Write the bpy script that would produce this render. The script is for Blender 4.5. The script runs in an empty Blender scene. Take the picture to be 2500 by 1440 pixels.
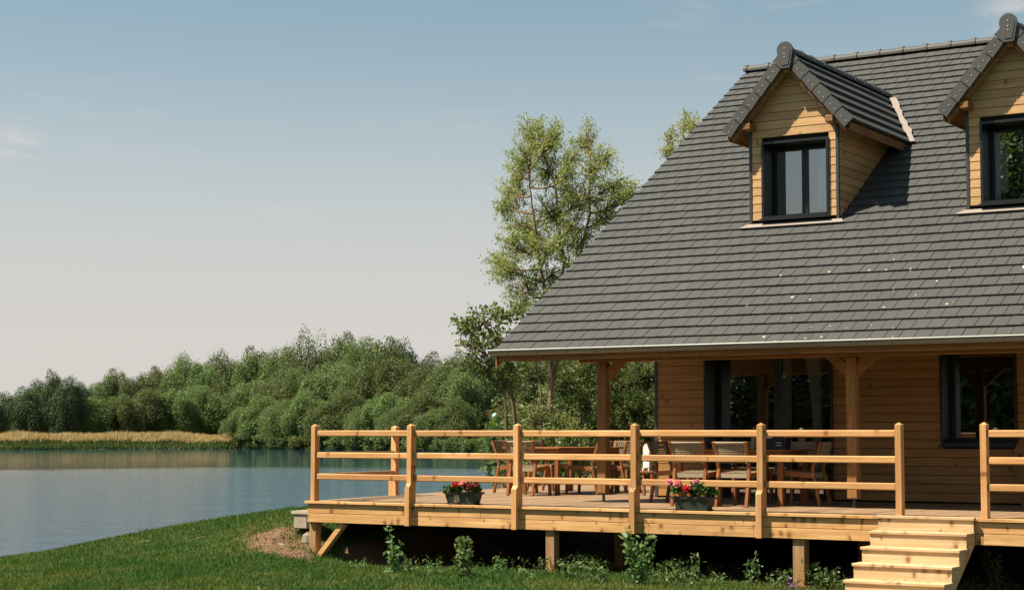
import bpy, math, random
import numpy as np
from mathutils import Vector, Matrix

# ------------------------------------------------------------------ camera, sky, sun, exposure
scene = bpy.context.scene
col = scene.collection
FPX = 4332.0                                   # focal length in photo pixels (photo 2500 wide)
YAW, PITCH, ROLL = (math.radians(a) for a in (-32.34, 4.60, 0.12))
F = np.array([math.sin(YAW)*math.cos(PITCH), math.cos(YAW)*math.cos(PITCH), math.sin(PITCH)])
_r = np.array([math.cos(YAW), -math.sin(YAW), 0.0]); _u = np.cross(_r, F)
R = _r*math.cos(ROLL) + _u*math.sin(ROLL)
U = -_r*math.sin(ROLL) + _u*math.cos(ROLL)
C = np.array([16.053, -19.916, 0.898])
cam_data = bpy.data.cameras.new('camera')
cam = bpy.data.objects.new('camera', cam_data); col.objects.link(cam)
cam.matrix_world = Matrix(((R[0], U[0], -F[0], C[0]), (R[1], U[1], -F[1], C[1]), (R[2], U[2], -F[2], C[2]), (0, 0, 0, 1)))
cam_data.sensor_width = 36.0; cam_data.lens = FPX/2500*36.0
cam_data.clip_start = 0.1; cam_data.clip_end = 6000
scene.camera = cam

SUN_TRAVEL = Vector((0.40, 0.375, -0.835)).normalized()
SUN_EL = math.asin(-SUN_TRAVEL.z)
SUN_AZ = math.atan2(-SUN_TRAVEL.x, -SUN_TRAVEL.y)        # from +Y towards +X
sun_data = bpy.data.lights.new('sun', 'SUN'); sun = bpy.data.objects.new('sun', sun_data); col.objects.link(sun)
sun.rotation_euler = SUN_TRAVEL.to_track_quat('-Z', 'Y').to_euler()
sun_data.energy = 5.0; sun_data.angle = math.radians(0.53); sun_data.color = (1.0, 0.88, 0.70)

world = bpy.data.worlds.new('World'); scene.world = world; world.use_nodes = True
wn = world.node_tree; wn.nodes.clear()
def _wn(t, **k):
    n = wn.nodes.new(t)
    for a, b in k.items(): setattr(n, a, b)
    return n
sky = _wn('ShaderNodeTexSky', sky_type='NISHITA', sun_disc=False, sun_elevation=SUN_EL, sun_rotation=SUN_AZ,
          altitude=100.0, air_density=1.0, dust_density=0.6, ozone_density=1.5)
bg = _wn('ShaderNodeBackground'); bg.inputs[1].default_value = 0.05
wo = _wn('ShaderNodeOutputWorld')
# thin high cloud, by direction
tc = _wn('ShaderNodeTexCoord'); mp = _wn('ShaderNodeMapping'); mp.inputs['Scale'].default_value = (3.0, 3.0, 16.0)
mp.inputs['Location'].default_value = (0.35, 0.8, 0.1)
nz = _wn('ShaderNodeTexNoise'); nz.inputs['Scale'].default_value = 2.2; nz.inputs['Detail'].default_value = 9; nz.inputs['Roughness'].default_value = 0.62
rp = _wn('ShaderNodeMapRange'); rp.inputs[1].default_value = 0.60; rp.inputs[2].default_value = 0.80; rp.inputs[3].default_value = 0.0; rp.inputs[4].default_value = 0.4
mx = _wn('ShaderNodeMixRGB'); mx.inputs[2].default_value = (6.6, 6.3, 6.1, 1)
# pale summer haze towards the horizon, the same all round
sz = _wn('ShaderNodeSeparateXYZ'); hz_ = _wn('ShaderNodeMapRange', interpolation_type='SMOOTHSTEP')
for _i, _v in ((1, 0.03), (2, 0.25), (3, 0.94), (4, 0.05)): hz_.inputs[_i].default_value = _v
mh = _wn('ShaderNodeMixRGB'); mh.inputs[2].default_value = (6.6, 6.2, 5.85, 1)
hs = _wn('ShaderNodeHueSaturation'); hs.inputs['Saturation'].default_value = 0.82; hs.inputs['Hue'].default_value = 0.468
wn.links.new(tc.outputs['Generated'], mp.inputs[0]); wn.links.new(mp.outputs[0], nz.inputs['Vector'])
wn.links.new(nz.outputs[0], rp.inputs[0])
_acc = rp.outputs[0]
nz2 = _wn('ShaderNodeTexNoise'); nz2.inputs['Scale'].default_value = 9.0; nz2.inputs['Detail'].default_value = 8; nz2.inputs['Roughness'].default_value = 0.6; wn.links.new(mp.outputs[0], nz2.inputs['Vector'])
for _px, _py, _r in ((40, 352, 0.022), (2475, 15, 0.028)):          # two small wisps
    _d = F + R*((_px-1250)/FPX) - U*((_py-720)/FPX); _d = _d/np.linalg.norm(_d)
    _vd = _wn('ShaderNodeVectorMath', operation='DISTANCE'); wn.links.new(tc.outputs['Generated'], _vd.inputs[0]); _vd.inputs[1].default_value = tuple(_d)
    _mr = _wn('ShaderNodeMapRange', interpolation_type='SMOOTHSTEP')
    for _i, _v in ((1, 0.0), (2, _r), (3, 0.62), (4, 0.0)): _mr.inputs[_i].default_value = _v
    wn.links.new(_vd.outputs['Value'], _mr.inputs[0])
    _nr = _wn('ShaderNodeMapRange', interpolation_type='SMOOTHSTEP')
    for _i, _v in ((1, 0.36), (2, 0.62), (3, 0.0), (4, 1.0)): _nr.inputs[_i].default_value = _v
    wn.links.new(nz2.outputs[0], _nr.inputs[0])
    _mu = _wn('ShaderNodeMath', operation='MULTIPLY'); wn.links.new(_mr.outputs[0], _mu.inputs[0]); wn.links.new(_nr.outputs[0], _mu.inputs[1])
    _mm = _wn('ShaderNodeMath', operation='MAXIMUM'); wn.links.new(_acc, _mm.inputs[0]); wn.links.new(_mu.outputs[0], _mm.inputs[1]); _acc = _mm.outputs[0]
wn.links.new(_acc, mx.inputs[0])
wn.links.new(tc.outputs['Generated'], sz.inputs[0]); wn.links.new(sz.outputs['Z'], hz_.inputs[0]); wn.links.new(hz_.outputs[0], mh.inputs[0])
wn.links.new(sky.outputs[0], hs.inputs['Color']); wn.links.new(hs.outputs[0], mh.inputs[1]); wn.links.new(mh.outputs[0], mx.inputs[1])
wn.links.new(mx.outputs[0], bg.inputs[0]); wn.links.new(bg.outputs[0], wo.inputs[0])

vs = scene.view_settings
vs.view_transform = 'Standard'; vs.look = 'None'; vs.gamma = 1.0; vs.use_curve_mapping = False; vs.exposure = 1.05
scene.cycles.max_bounces = 8; scene.cycles.transparent_max_bounces = 16
scene.cycles.use_denoising = True

rng = np.random.default_rng(7); random.seed(7)

def ray(px, py): return F + R*((px-1250)/FPX) - U*((py-720)/FPX)
def at(px, py, D): return C + ray(px, py)*D               # point at view depth D metres
def onZ(px, py, z):
    d = ray(px, py); return C + d*((z-C[2])/d[2])

# ------------------------------------------------------------------ materials
def mat(name):
    m = bpy.data.materials.new(name); m.use_nodes = True
    nt = m.node_tree; nt.nodes.clear()
    return m, nt
def N(nt, t, ins=None, **k):
    n = nt.nodes.new(t)
    for a, b in k.items(): setattr(n, a, b)
    for a, b in (ins or {}).items(): n.inputs[a].default_value = b
    return n
def LK(nt, a, b): nt.links.new(a, b)
def ramp(nt, fac, stops):
    r = N(nt, 'ShaderNodeValToRGB'); e = r.color_ramp.elements
    while len(e) < len(stops): e.new(0.5)
    for i, (p, c) in enumerate(stops):
        e[i].position = p; e[i].color = (c[0], c[1], c[2], 1) if len(c) > 1 else (c[0], c[0], c[0], 1)
    LK(nt, fac, r.inputs[0]); return r.outputs[0]
def mixc(nt, fac, a, b, mode='MIX'):
    n = N(nt, 'ShaderNodeMixRGB', blend_type=mode)
    for s, i in ((fac, 0), (a, 1), (b, 2)):
        if hasattr(s, 'is_output'): LK(nt, s, n.inputs[i])
        elif isinstance(s, (int, float)): n.inputs[i].default_value = s
        else: n.inputs[i].default_value = (s[0], s[1], s[2], 1)
    return n.outputs[0]
def math_(nt, op, a, b=0.0):
    n = N(nt, 'ShaderNodeMath', operation=op)
    for s, i in ((a, 0), (b, 1)):
        if hasattr(s, 'is_output'): LK(nt, s, n.inputs[i])
        else: n.inputs[i].default_value = s
    return n.outputs[0]
def pbsdf(nt, color, rough=0.6, spec=0.3, bump=None, bstr=0.2, bdist=0.01, metal=0.0):
    p = N(nt, 'ShaderNodeBsdfPrincipled'); o = N(nt, 'ShaderNodeOutputMaterial')
    if hasattr(color, 'is_output'): LK(nt, color, p.inputs['Base Color'])
    else: p.inputs['Base Color'].default_value = (*color, 1)
    if hasattr(rough, 'is_output'): LK(nt, rough, p.inputs['Roughness'])
    else: p.inputs['Roughness'].default_value = rough
    p.inputs['Specular IOR Level'].default_value = spec; p.inputs['Metallic'].default_value = metal
    if bump is not None:
        b = N(nt, 'ShaderNodeBump', {'Strength': bstr, 'Distance': bdist}); LK(nt, bump, b.inputs['Height']); LK(nt, b.outputs[0], p.inputs['Normal'])
    LK(nt, p.outputs[0], o.inputs[0]); return p
def coords(nt, scale, jitter=True):
    t = N(nt, 'ShaderNodeTexCoord'); v = t.outputs['Object']
    if jitter:
        oi = N(nt, 'ShaderNodeObjectInfo'); m = math_(nt, 'MULTIPLY', oi.outputs['Random'], 53.0)
        a = N(nt, 'ShaderNodeVectorMath', operation='ADD'); LK(nt, v, a.inputs[0]); LK(nt, m, a.inputs[1]); v = a.outputs[0]
    mpn = N(nt, 'ShaderNodeMapping'); mpn.inputs['Scale'].default_value = scale; LK(nt, v, mpn.inputs[0])
    return mpn.outputs[0]
def noise(nt, vec, scale=1.0, detail=5, rough=0.55, dist=0.0):
    n = N(nt, 'ShaderNodeTexNoise', {'Scale': scale, 'Detail': detail, 'Roughness': rough, 'Distortion': dist}); LK(nt, vec, n.inputs['Vector']); return n.outputs[0]

def wood(name, light, dark, axis, knots=0.0, weather=0.0, var=0.25, rough=0.62, knotcol=(0.16, 0.06, 0.02)):
    m, nt = mat(name)
    s = {'x': (1.2, 26, 26), 'y': (26, 1.2, 26), 'z': (26, 26, 1.2)}[axis]
    v = coords(nt, s)
    g = noise(nt, v, 1.0, 7, 0.65, 0.6)
    c = ramp(nt, g, ((0.30, tuple(x*0.75 for x in dark)), (0.44, dark), (0.54, tuple(0.5*(a+b) for a, b in zip(light, dark))), (0.66, light)))
    k2 = {'x': (1, 3, 3), 'y': (3, 1, 3), 'z': (3, 3, 1)}[axis]
    blotch = noise(nt, coords(nt, k2), 1.3, 3, 0.5)
    c = mixc(nt, ramp(nt, blotch, ((0.38, (0.0,)), (0.68, (0.7,)))), c, (dark[0]*0.85, dark[1]*0.78, dark[2]*0.72))
    if knots > 0:
        oc = N(nt, 'ShaderNodeSeparateXYZ'); LK(nt, coords(nt, (1, 1, 1)), oc.inputs[0]); o3 = {'x': (0, 1, 2), 'y': (1, 0, 2), 'z': (2, 0, 1)}[axis]
        cb = N(nt, 'ShaderNodeCombineXYZ'); LK(nt, math_(nt, 'MULTIPLY', oc.outputs[o3[0]], 8.0), cb.inputs[0])
        LK(nt, math_(nt, 'MULTIPLY', math_(nt, 'ADD', oc.outputs[o3[1]], oc.outputs[o3[2]]), 5.0), cb.inputs[1])
        vo = N(nt, 'ShaderNodeTexVoronoi', {'Scale': 1.0, 'Randomness': 1.0}, voronoi_dimensions='2D'); LK(nt, cb.outputs[0], vo.inputs['Vector'])
        sep = N(nt, 'ShaderNodeSeparateColor'); LK(nt, vo.outputs['Color'], sep.inputs[0])
        dist = math_(nt, 'DIVIDE', vo.outputs['Distance'], math_(nt, 'ADD', math_(nt, 'MULTIPLY', sep.outputs[1], 1.5), 0.35))
        dist = math_(nt, 'ADD', dist, math_(nt, 'MULTIPLY', math_(nt, 'SUBTRACT', g, 0.5), 0.22))
        near = ramp(nt, dist, ((0.04, (1.0,)), (0.10, (0.85,)), (0.15, (0.35,)), (0.36, (0.0,))))
        pick = math_(nt, 'GREATER_THAN', sep.outputs[0], 1.0-knots)
        c = mixc(nt, math_(nt, 'MULTIPLY', math_(nt, 'MULTIPLY', near, pick), 0.85), c, knotcol)
    if weather > 0:
        w = noise(nt, coords(nt, (0.9, 0.9, 0.9), False), 1.6, 5, 0.6)
        c = mixc(nt, ramp(nt, w, ((0.4, (0.0,)), (0.75, (weather,)))), c, (0.20, 0.17, 0.14))
    oi = N(nt, 'ShaderNodeObjectInfo')
    val = math_(nt, 'ADD', math_(nt, 'MULTIPLY', oi.outputs['Random'], var), 1.0-var*0.5)
    hsv = N(nt, 'ShaderNodeHueSaturation'); LK(nt, c, hsv.inputs['Color']); LK(nt, val, hsv.inputs['Value'])
    pbsdf(nt, hsv.outputs[0], rough, 0.25, g, 0.25, 0.004)
    return m
def plain(name, color, rough=0.5, spec=0.4, var=0.15, scale=8.0, metal=0.0, bstr=0.1):
    m, nt = mat(name)
    n = noise(nt, coords(nt, (1, 1, 1)), scale, 5, 0.6)
    c = mixc(nt, n, tuple(max(0, x*(1-var)) for x in color), tuple(x*(1+var) for x in color))
    pbsdf(nt, c, rough, spec, n, bstr, 0.004, metal); return m
def leafmat(name, a, b, trans=0.35, objvar=0.25, rough=0.5, patch=None):
    m, nt = mat(name)
    ge = N(nt, 'ShaderNodeNewGeometry'); oi = N(nt, 'ShaderNodeObjectInfo')
    c = mixc(nt, ge.outputs['Random Per Island'], a, b)
    if patch: c = mixc(nt, ramp(nt, noise(nt, ge.outputs['Position'], 0.75, 5, 0.65), ((0.45, (0.0,)), (0.72, (0.75,)))), c, patch)
    hsv = N(nt, 'ShaderNodeHueSaturation'); LK(nt, c, hsv.inputs['Color'])
    LK(nt, math_(nt, 'ADD', math_(nt, 'MULTIPLY', oi.outputs['Random'], objvar), 1-objvar*0.5), hsv.inputs['Value'])
    LK(nt, math_(nt, 'ADD', math_(nt, 'MULTIPLY', oi.outputs['Random'], 0.04), 0.48), hsv.inputs['Hue'])
    p = N(nt, 'ShaderNodeBsdfPrincipled', {'Roughness': rough, 'Specular IOR Level': 0.25}); LK(nt, hsv.outputs[0], p.inputs['Base Color'])
    t = N(nt, 'ShaderNodeBsdfTranslucent'); LK(nt, mixc(nt, 1.0, hsv.outputs[0], (1.2, 1.25, 0.6), 'MULTIPLY'), t.inputs[0])
    ms = N(nt, 'ShaderNodeMixShader', {0: trans}); LK(nt, p.outputs[0], ms.inputs[1]); LK(nt, t.outputs[0], ms.inputs[2])
    o = N(nt, 'ShaderNodeOutputMaterial'); LK(nt, ms.outputs[0], o.inputs[0]); return m

PINE_L, PINE_D = (0.70, 0.445, 0.205), (0.53, 0.295, 0.115)
M = {}
for ax in 'xyz':
    M['rail_'+ax] = wood('rail_wood_'+ax, (0.66, 0.395, 0.185), (0.51, 0.265, 0.102), ax, knots=0.14, var=0.34)
    M['fascia_'+ax] = wood('fascia_pine_'+ax, PINE_L, PINE_D, ax, knots=0.45, var=0.18)
    M['beam_'+ax] = wood('beam_wood_'+ax, (0.33, 0.175, 0.065), (0.22, 0.105, 0.037), ax, knots=0.15, var=0.2)
    M['teak_'+ax] = wood('teak_'+ax, (0.34, 0.135, 0.042), (0.21, 0.078, 0.025), ax, var=0.3, rough=0.5)
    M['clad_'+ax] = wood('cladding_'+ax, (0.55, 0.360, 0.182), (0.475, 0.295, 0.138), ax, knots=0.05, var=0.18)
M['clad_low_shaded'] = wood('cladding_lower_shaded', (0.385, 0.205, 0.072), (0.325, 0.165, 0.055), 'x', knots=0.05, var=0.16)  # more orange than the dormer boards, and darkened to carry the porch shade
M['soffit'] = wood('soffit_shade_wood', (0.15, 0.078, 0.030), (0.09, 0.045, 0.018), 'y', var=0.2)  # darker wood colour, put in to deepen the shade of the porch
M['stair_x'] = wood('stair_pine_x', (0.61, 0.46, 0.285), (0.52, 0.37, 0.205), 'x', knots=0.34, var=0.16)
M['stair_y'] = wood('stair_pine_y', (0.68, 0.50, 0.29), (0.58, 0.40, 0.21), 'y', knots=0.3, var=0.12)
M['deck_y'] = wood('deck_board_y', (0.36, 0.240, 0.140), (0.24, 0.155, 0.088), 'y', knots=0.12, weather=0.3, var=0.4)
M['pier_z'] = wood('pier_wood_z', (0.50, 0.30, 0.135), (0.33, 0.18, 0.075), 'z', knots=0.2, weather=0.35, var=0.2)
M['dark'] = plain('anthracite_metal', (0.006, 0.007, 0.008), 0.4, 0.5)
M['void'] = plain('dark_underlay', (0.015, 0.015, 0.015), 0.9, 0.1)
M['trim'] = plain('grey_trim', (0.035, 0.038, 0.042), 0.45, 0.5)
M['zinc'] = plain('zinc_gutter', (0.17, 0.19, 0.185), 0.42, 0.5, 0.12, 5.0, 0.55)
M['lip'] = plain('zinc_lip_highlight', (0.42, 0.42, 0.40), 0.45, 0.5, 0.05)  # paler than the gutter zinc: the lip's sunlit highlight is in the colour
M['flash'] = plain('pale_flashing', (0.25, 0.215, 0.19), 0.6, 0.3, 0.12)
M['conc'] = plain('concrete', (0.33, 0.29, 0.23), 0.9, 0.2, 0.35, 14, 0, 0.6)
M['stone'] = plain('rubble_stone', (0.22, 0.19, 0.15), 0.95, 0.2, 0.5, 9, 0, 0.8)
M['white'] = plain('white_plastic', (0.78, 0.74, 0.68), 0.4, 0.4, 0.05)
M['rope'] = plain('woven_rope', (0.30, 0.245, 0.165), 0.85, 0.2, 0.35, 60, 0, 0.5)
M['rope_dark'] = plain('dark_rope', (0.06, 0.05, 0.035), 0.9, 0.1, 0.3, 60)
M['planter'] = plain('planter_plastic', (0.026, 0.038, 0.034), 0.45, 0.4, 0.1)
M['clod'] = leafmat('earth_clod', (0.10, 0.062, 0.036), (0.30, 0.20, 0.12), 0.0, rough=0.95)
M['soil'] = plain('potting_soil', (0.06, 0.04, 0.025), 1.0, 0.1, 0.5, 40, 0, 0.6)
M['rust'] = plain('rusty_plate', (0.28, 0.12, 0.05), 0.8, 0.3, 0.4, 12)
M['steel'] = plain('steel_foot', (0.05, 0.055, 0.06), 0.45, 0.5, 0.2, 8, 0.4)
M['screw'] = plain('screw_head', (0.75, 0.75, 0.72), 0.3, 0.6, 0.05, 8, 0.5)
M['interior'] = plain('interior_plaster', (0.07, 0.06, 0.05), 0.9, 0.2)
M['tank'] = plain('teal_plastic', (0.32, 0.60, 0.52), 0.4, 0.4)
M['bark'] = wood('bark', (0.30, 0.20, 0.11), (0.13, 0.085, 0.05), 'z', var=0.3, rough=0.9)
M['bark_grey'] = wood('bark_grey', (0.22, 0.19, 0.14), (0.10, 0.085, 0.065), 'z', var=0.3, rough=0.9)
M['leaf_far'] = leafmat('leaf_far', (0.085, 0.135, 0.050), (0.170, 0.210, 0.084), 0.33, objvar=0.6)
M['leaf_dark'] = leafmat('leaf_dark', (0.060, 0.100, 0.052), (0.100, 0.140, 0.070), 0.25, objvar=0.25)
M['leaf_willow'] = leafmat('leaf_willow', (0.20, 0.26, 0.085), (0.36, 0.40, 0.175), 0.45, objvar=0.1)
M['leaf_pale'] = leafmat('leaf_pale', (0.11, 0.15, 0.05), (0.23, 0.25, 0.11), 0.4, objvar=0.1)
M['leaf_young'] = leafmat('leaf_young', (0.085, 0.135, 0.04), (0.17, 0.21, 0.08), 0.4, objvar=0.1)
M['leaf_shrub'] = leafmat('leaf_shrub', (0.065, 0.11, 0.035), (0.14, 0.17, 0.065), 0.35, objvar=0.3)
M['leaf_weed'] = leafmat('leaf_weed', (0.10, 0.17, 0.06), (0.16, 0.24, 0.09), 0.3, objvar=0.35)
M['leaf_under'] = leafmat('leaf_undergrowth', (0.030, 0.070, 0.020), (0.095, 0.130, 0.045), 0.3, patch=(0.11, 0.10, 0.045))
M['leaf_ger'] = leafmat('leaf_geranium', (0.05, 0.12, 0.03), (0.09, 0.17, 0.05), 0.3)
M['pet_pink'] = leafmat('petal_pink', (0.80, 0.24, 0.36), (0.88, 0.46, 0.55), 0.3)
M['pet_red'] = leafmat('petal_red', (0.55, 0.025, 0.015), (0.70, 0.06, 0.03), 0.25)
M['pet_dull'] = leafmat('petal_dull_red', (0.20, 0.04, 0.03), (0.32, 0.09, 0.06), 0.25)
M['pet_dry'] = leafmat('dry_tuft', (0.12, 0.07, 0.03), (0.26, 0.17, 0.08), 0.25)
M['pet_lav'] = leafmat('petal_lavender', (0.16, 0.10, 0.24), (0.26, 0.18, 0.34), 0.25)
M['straw'] = leafmat('dry_grass', (0.44, 0.34, 0.18), (0.62, 0.50, 0.29), 0.3)
M['meadow'] = leafmat('meadow_grass', (0.12, 0.12, 0.04), (0.30, 0.235, 0.105), 0.3, patch=(0.09, 0.12, 0.04))
M['bankgreen'] = leafmat('bank_grass', (0.040, 0.080, 0.026), (0.085, 0.125, 0.040), 0.3, patch=(0.17, 0.15, 0.055))
M['blade'] = leafmat('grass_blade', (0.024, 0.080, 0.013), (0.080, 0.140, 0.029), 0.3, rough=0.7, patch=(0.20, 0.19, 0.055))
M['curtain'] = plain('curtain_cloth', (0.75, 0.74, 0.70), 0.9, 0.1, 0.06)

def tile_mat():
    m, nt = mat('slate_grey_tile')
    oi = N(nt, 'ShaderNodeObjectInfo'); ge = N(nt, 'ShaderNodeNewGeometry')
    rnd = math_(nt, 'FRACT', math_(nt, 'ADD', oi.outputs['Random'], ge.outputs['Random Per Island']))
    n1 = noise(nt, ge.outputs['Position'], 60, 4, 0.7)
    n2 = noise(nt, ge.outputs['Position'], 0.8, 4, 0.6)
    c = mixc(nt, rnd, (0.047, 0.050, 0.050), (0.055, 0.058, 0.057))
    c = mixc(nt, ramp(nt, n1, ((0.3, (0.0,)), (0.75, (0.35,)))), c, (0.074, 0.077, 0.075))
    c = mixc(nt, ramp(nt, n2, ((0.48, (0.0,)), (0.75, (0.4,)))), c, (0.078, 0.070, 0.060))
    # bird droppings / lichen specks with a shape of their own, in one area of the slope
    vo = N(nt, 'ShaderNodeTexVoronoi', {'Scale': 3.4}, voronoi_dimensions='2D'); LK(nt, ge.outputs['Position'], vo.inputs['Vector'])
    sep = N(nt, 'ShaderNodeSeparateColor'); LK(nt, vo.outputs['Color'], sep.inputs[0])
    rad = math_(nt, 'ADD', math_(nt, 'MULTIPLY', math_(nt, 'POWER', sep.outputs[1], 3.0), 0.06), 0.026)
    dot = math_(nt, 'MULTIPLY', math_(nt, 'LESS_THAN', vo.outputs['Distance'], rad), math_(nt, 'GREATER_THAN', sep.outputs[0], 0.5))
    d = N(nt, 'ShaderNodeVectorMath', operation='DISTANCE'); LK(nt, ge.outputs['Position'], d.inputs[0]); d.inputs[1].default_value = (7.3, 2.2, 2.7)
    zone = math_(nt, 'LESS_THAN', d.outputs['Value'], 1.55)
    c = mixc(nt, math_(nt, 'MULTIPLY', dot, zone), c, (0.40, 0.39, 0.36))
    pbsdf(nt, c, 0.62, 0.35, n1, 0.25, 0.003); return m
M['tile'] = tile_mat()

def glass_mat():
    m, nt = mat('window_glass')
    fr = N(nt, 'ShaderNodeFresnel', {'IOR': 1.5}); tr = N(nt, 'ShaderNodeBsdfTransparent'); tr.inputs[0].default_value = (0.86, 0.90, 0.88, 1)
    gl = N(nt, 'ShaderNodeBsdfGlossy', {'Roughness': 0.004}); gl.inputs[0].default_value = (1, 1, 1, 1)
    f2 = math_(nt, 'MINIMUM', math_(nt, 'ADD', math_(nt, 'MULTIPLY', fr.outputs[0], 1.9), 0.10), 1.0)
    ms = N(nt, 'ShaderNodeMixShader'); LK(nt, f2, ms.inputs[0]); LK(nt, tr.outputs[0], ms.inputs[1]); LK(nt, gl.outputs[0], ms.inputs[2])
    o = N(nt, 'ShaderNodeOutputMaterial'); LK(nt, ms.outputs[0], o.inputs[0]); return m
M['glass'] = glass_mat()

def water_mat():
    m, nt = mat('lake_water')
    t = N(nt, 'ShaderNodeTexCoord')
    mpn = N(nt, 'ShaderNodeMapping'); mpn.inputs['Rotation'].default_value = (0, 0, 0.55); mpn.inputs['Scale'].default_value = (1.0, 2.2, 1); LK(nt, t.outputs['Object'], mpn.inputs[0])
    a = noise(nt, mpn.outputs[0], 1.3, 6, 0.62); b = noise(nt, mpn.outputs[0], 0.28, 4, 0.6)
    h = math_(nt, 'ADD', math_(nt, 'MULTIPLY', a, 0.6), math_(nt, 'MULTIPLY', b, 1.1))
    # sheltered calm water off the far shore, ruffled water nearer
    d = N(nt, 'ShaderNodeVectorMath', operation='DISTANCE'); LK(nt, t.outputs['Object'], d.inputs[0]); d.inputs[1].default_value = (16, -20, -1.15)
    w1 = noise(nt, t.outputs['Object'], 0.03, 3, 0.5)
    dd = math_(nt, 'ADD', d.outputs['Value'], math_(nt, 'MULTIPLY', math_(nt, 'SUBTRACT', w1, 0.5), 40.0))
    calm = N(nt, 'ShaderNodeMapRange', {1: 95.0, 2: 125.0, 3: 1.0, 4: 0.05}); LK(nt, dd, calm.inputs[0])
    bu = N(nt, 'ShaderNodeBump', {'Distance': 0.11}); LK(nt, h, bu.inputs['Height']); LK(nt, calm.outputs[0], bu.inputs['Strength'])
    p = N(nt, 'ShaderNodeBsdfPrincipled', {'Roughness': 0.04, 'IOR': 1.33, 'Specular IOR Level': 0.85}); p.inputs['Base Color'].default_value = (0.018, 0.070, 0.118, 1)
    LK(nt, bu.outputs[0], p.inputs['Normal'])
    o = N(nt, 'ShaderNodeOutputMaterial'); LK(nt, p.outputs[0], o.inputs[0]); return m
M['water'] = water_mat()

def lawn_mat():
    m, nt = mat('lawn_turf')
    at_ = N(nt, 'ShaderNodeAttribute', attribute_name='bare')
    v = coords(nt, (1, 1, 1), False)
    g = mixc(nt, noise(nt, v, 5, 6, 0.7), (0.016, 0.040, 0.008), (0.045, 0.080, 0.018))
    g = mixc(nt, ramp(nt, noise(nt, v, 0.5, 4, 0.6), ((0.45, (0.0,)), (0.75, (0.5,)))), g, (0.07, 0.08, 0.025))
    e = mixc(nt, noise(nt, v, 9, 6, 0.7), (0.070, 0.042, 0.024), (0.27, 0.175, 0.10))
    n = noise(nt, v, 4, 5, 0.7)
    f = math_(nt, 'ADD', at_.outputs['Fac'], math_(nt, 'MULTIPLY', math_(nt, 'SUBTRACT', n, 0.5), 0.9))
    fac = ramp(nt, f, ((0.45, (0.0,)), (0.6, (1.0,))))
    pbsdf(nt, mixc(nt, fac, g, e), 0.95, 0.1, noise(nt, v, 14, 6, 0.75), 0.7, 0.05); return m
M['lawn'] = lawn_mat()
def field_mat():
    m, nt = mat('far_meadow'); v = coords(nt, (1, 1, 1), False)
    c = mixc(nt, noise(nt, v, 0.15, 5, 0.65), (0.06, 0.08, 0.025), (0.24, 0.19, 0.085))
    pbsdf(nt, c, 0.95, 0.1, noise(nt, v, 1.5, 5, 0.7), 0.5, 0.2); return m
M['field'] = field_mat()

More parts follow.
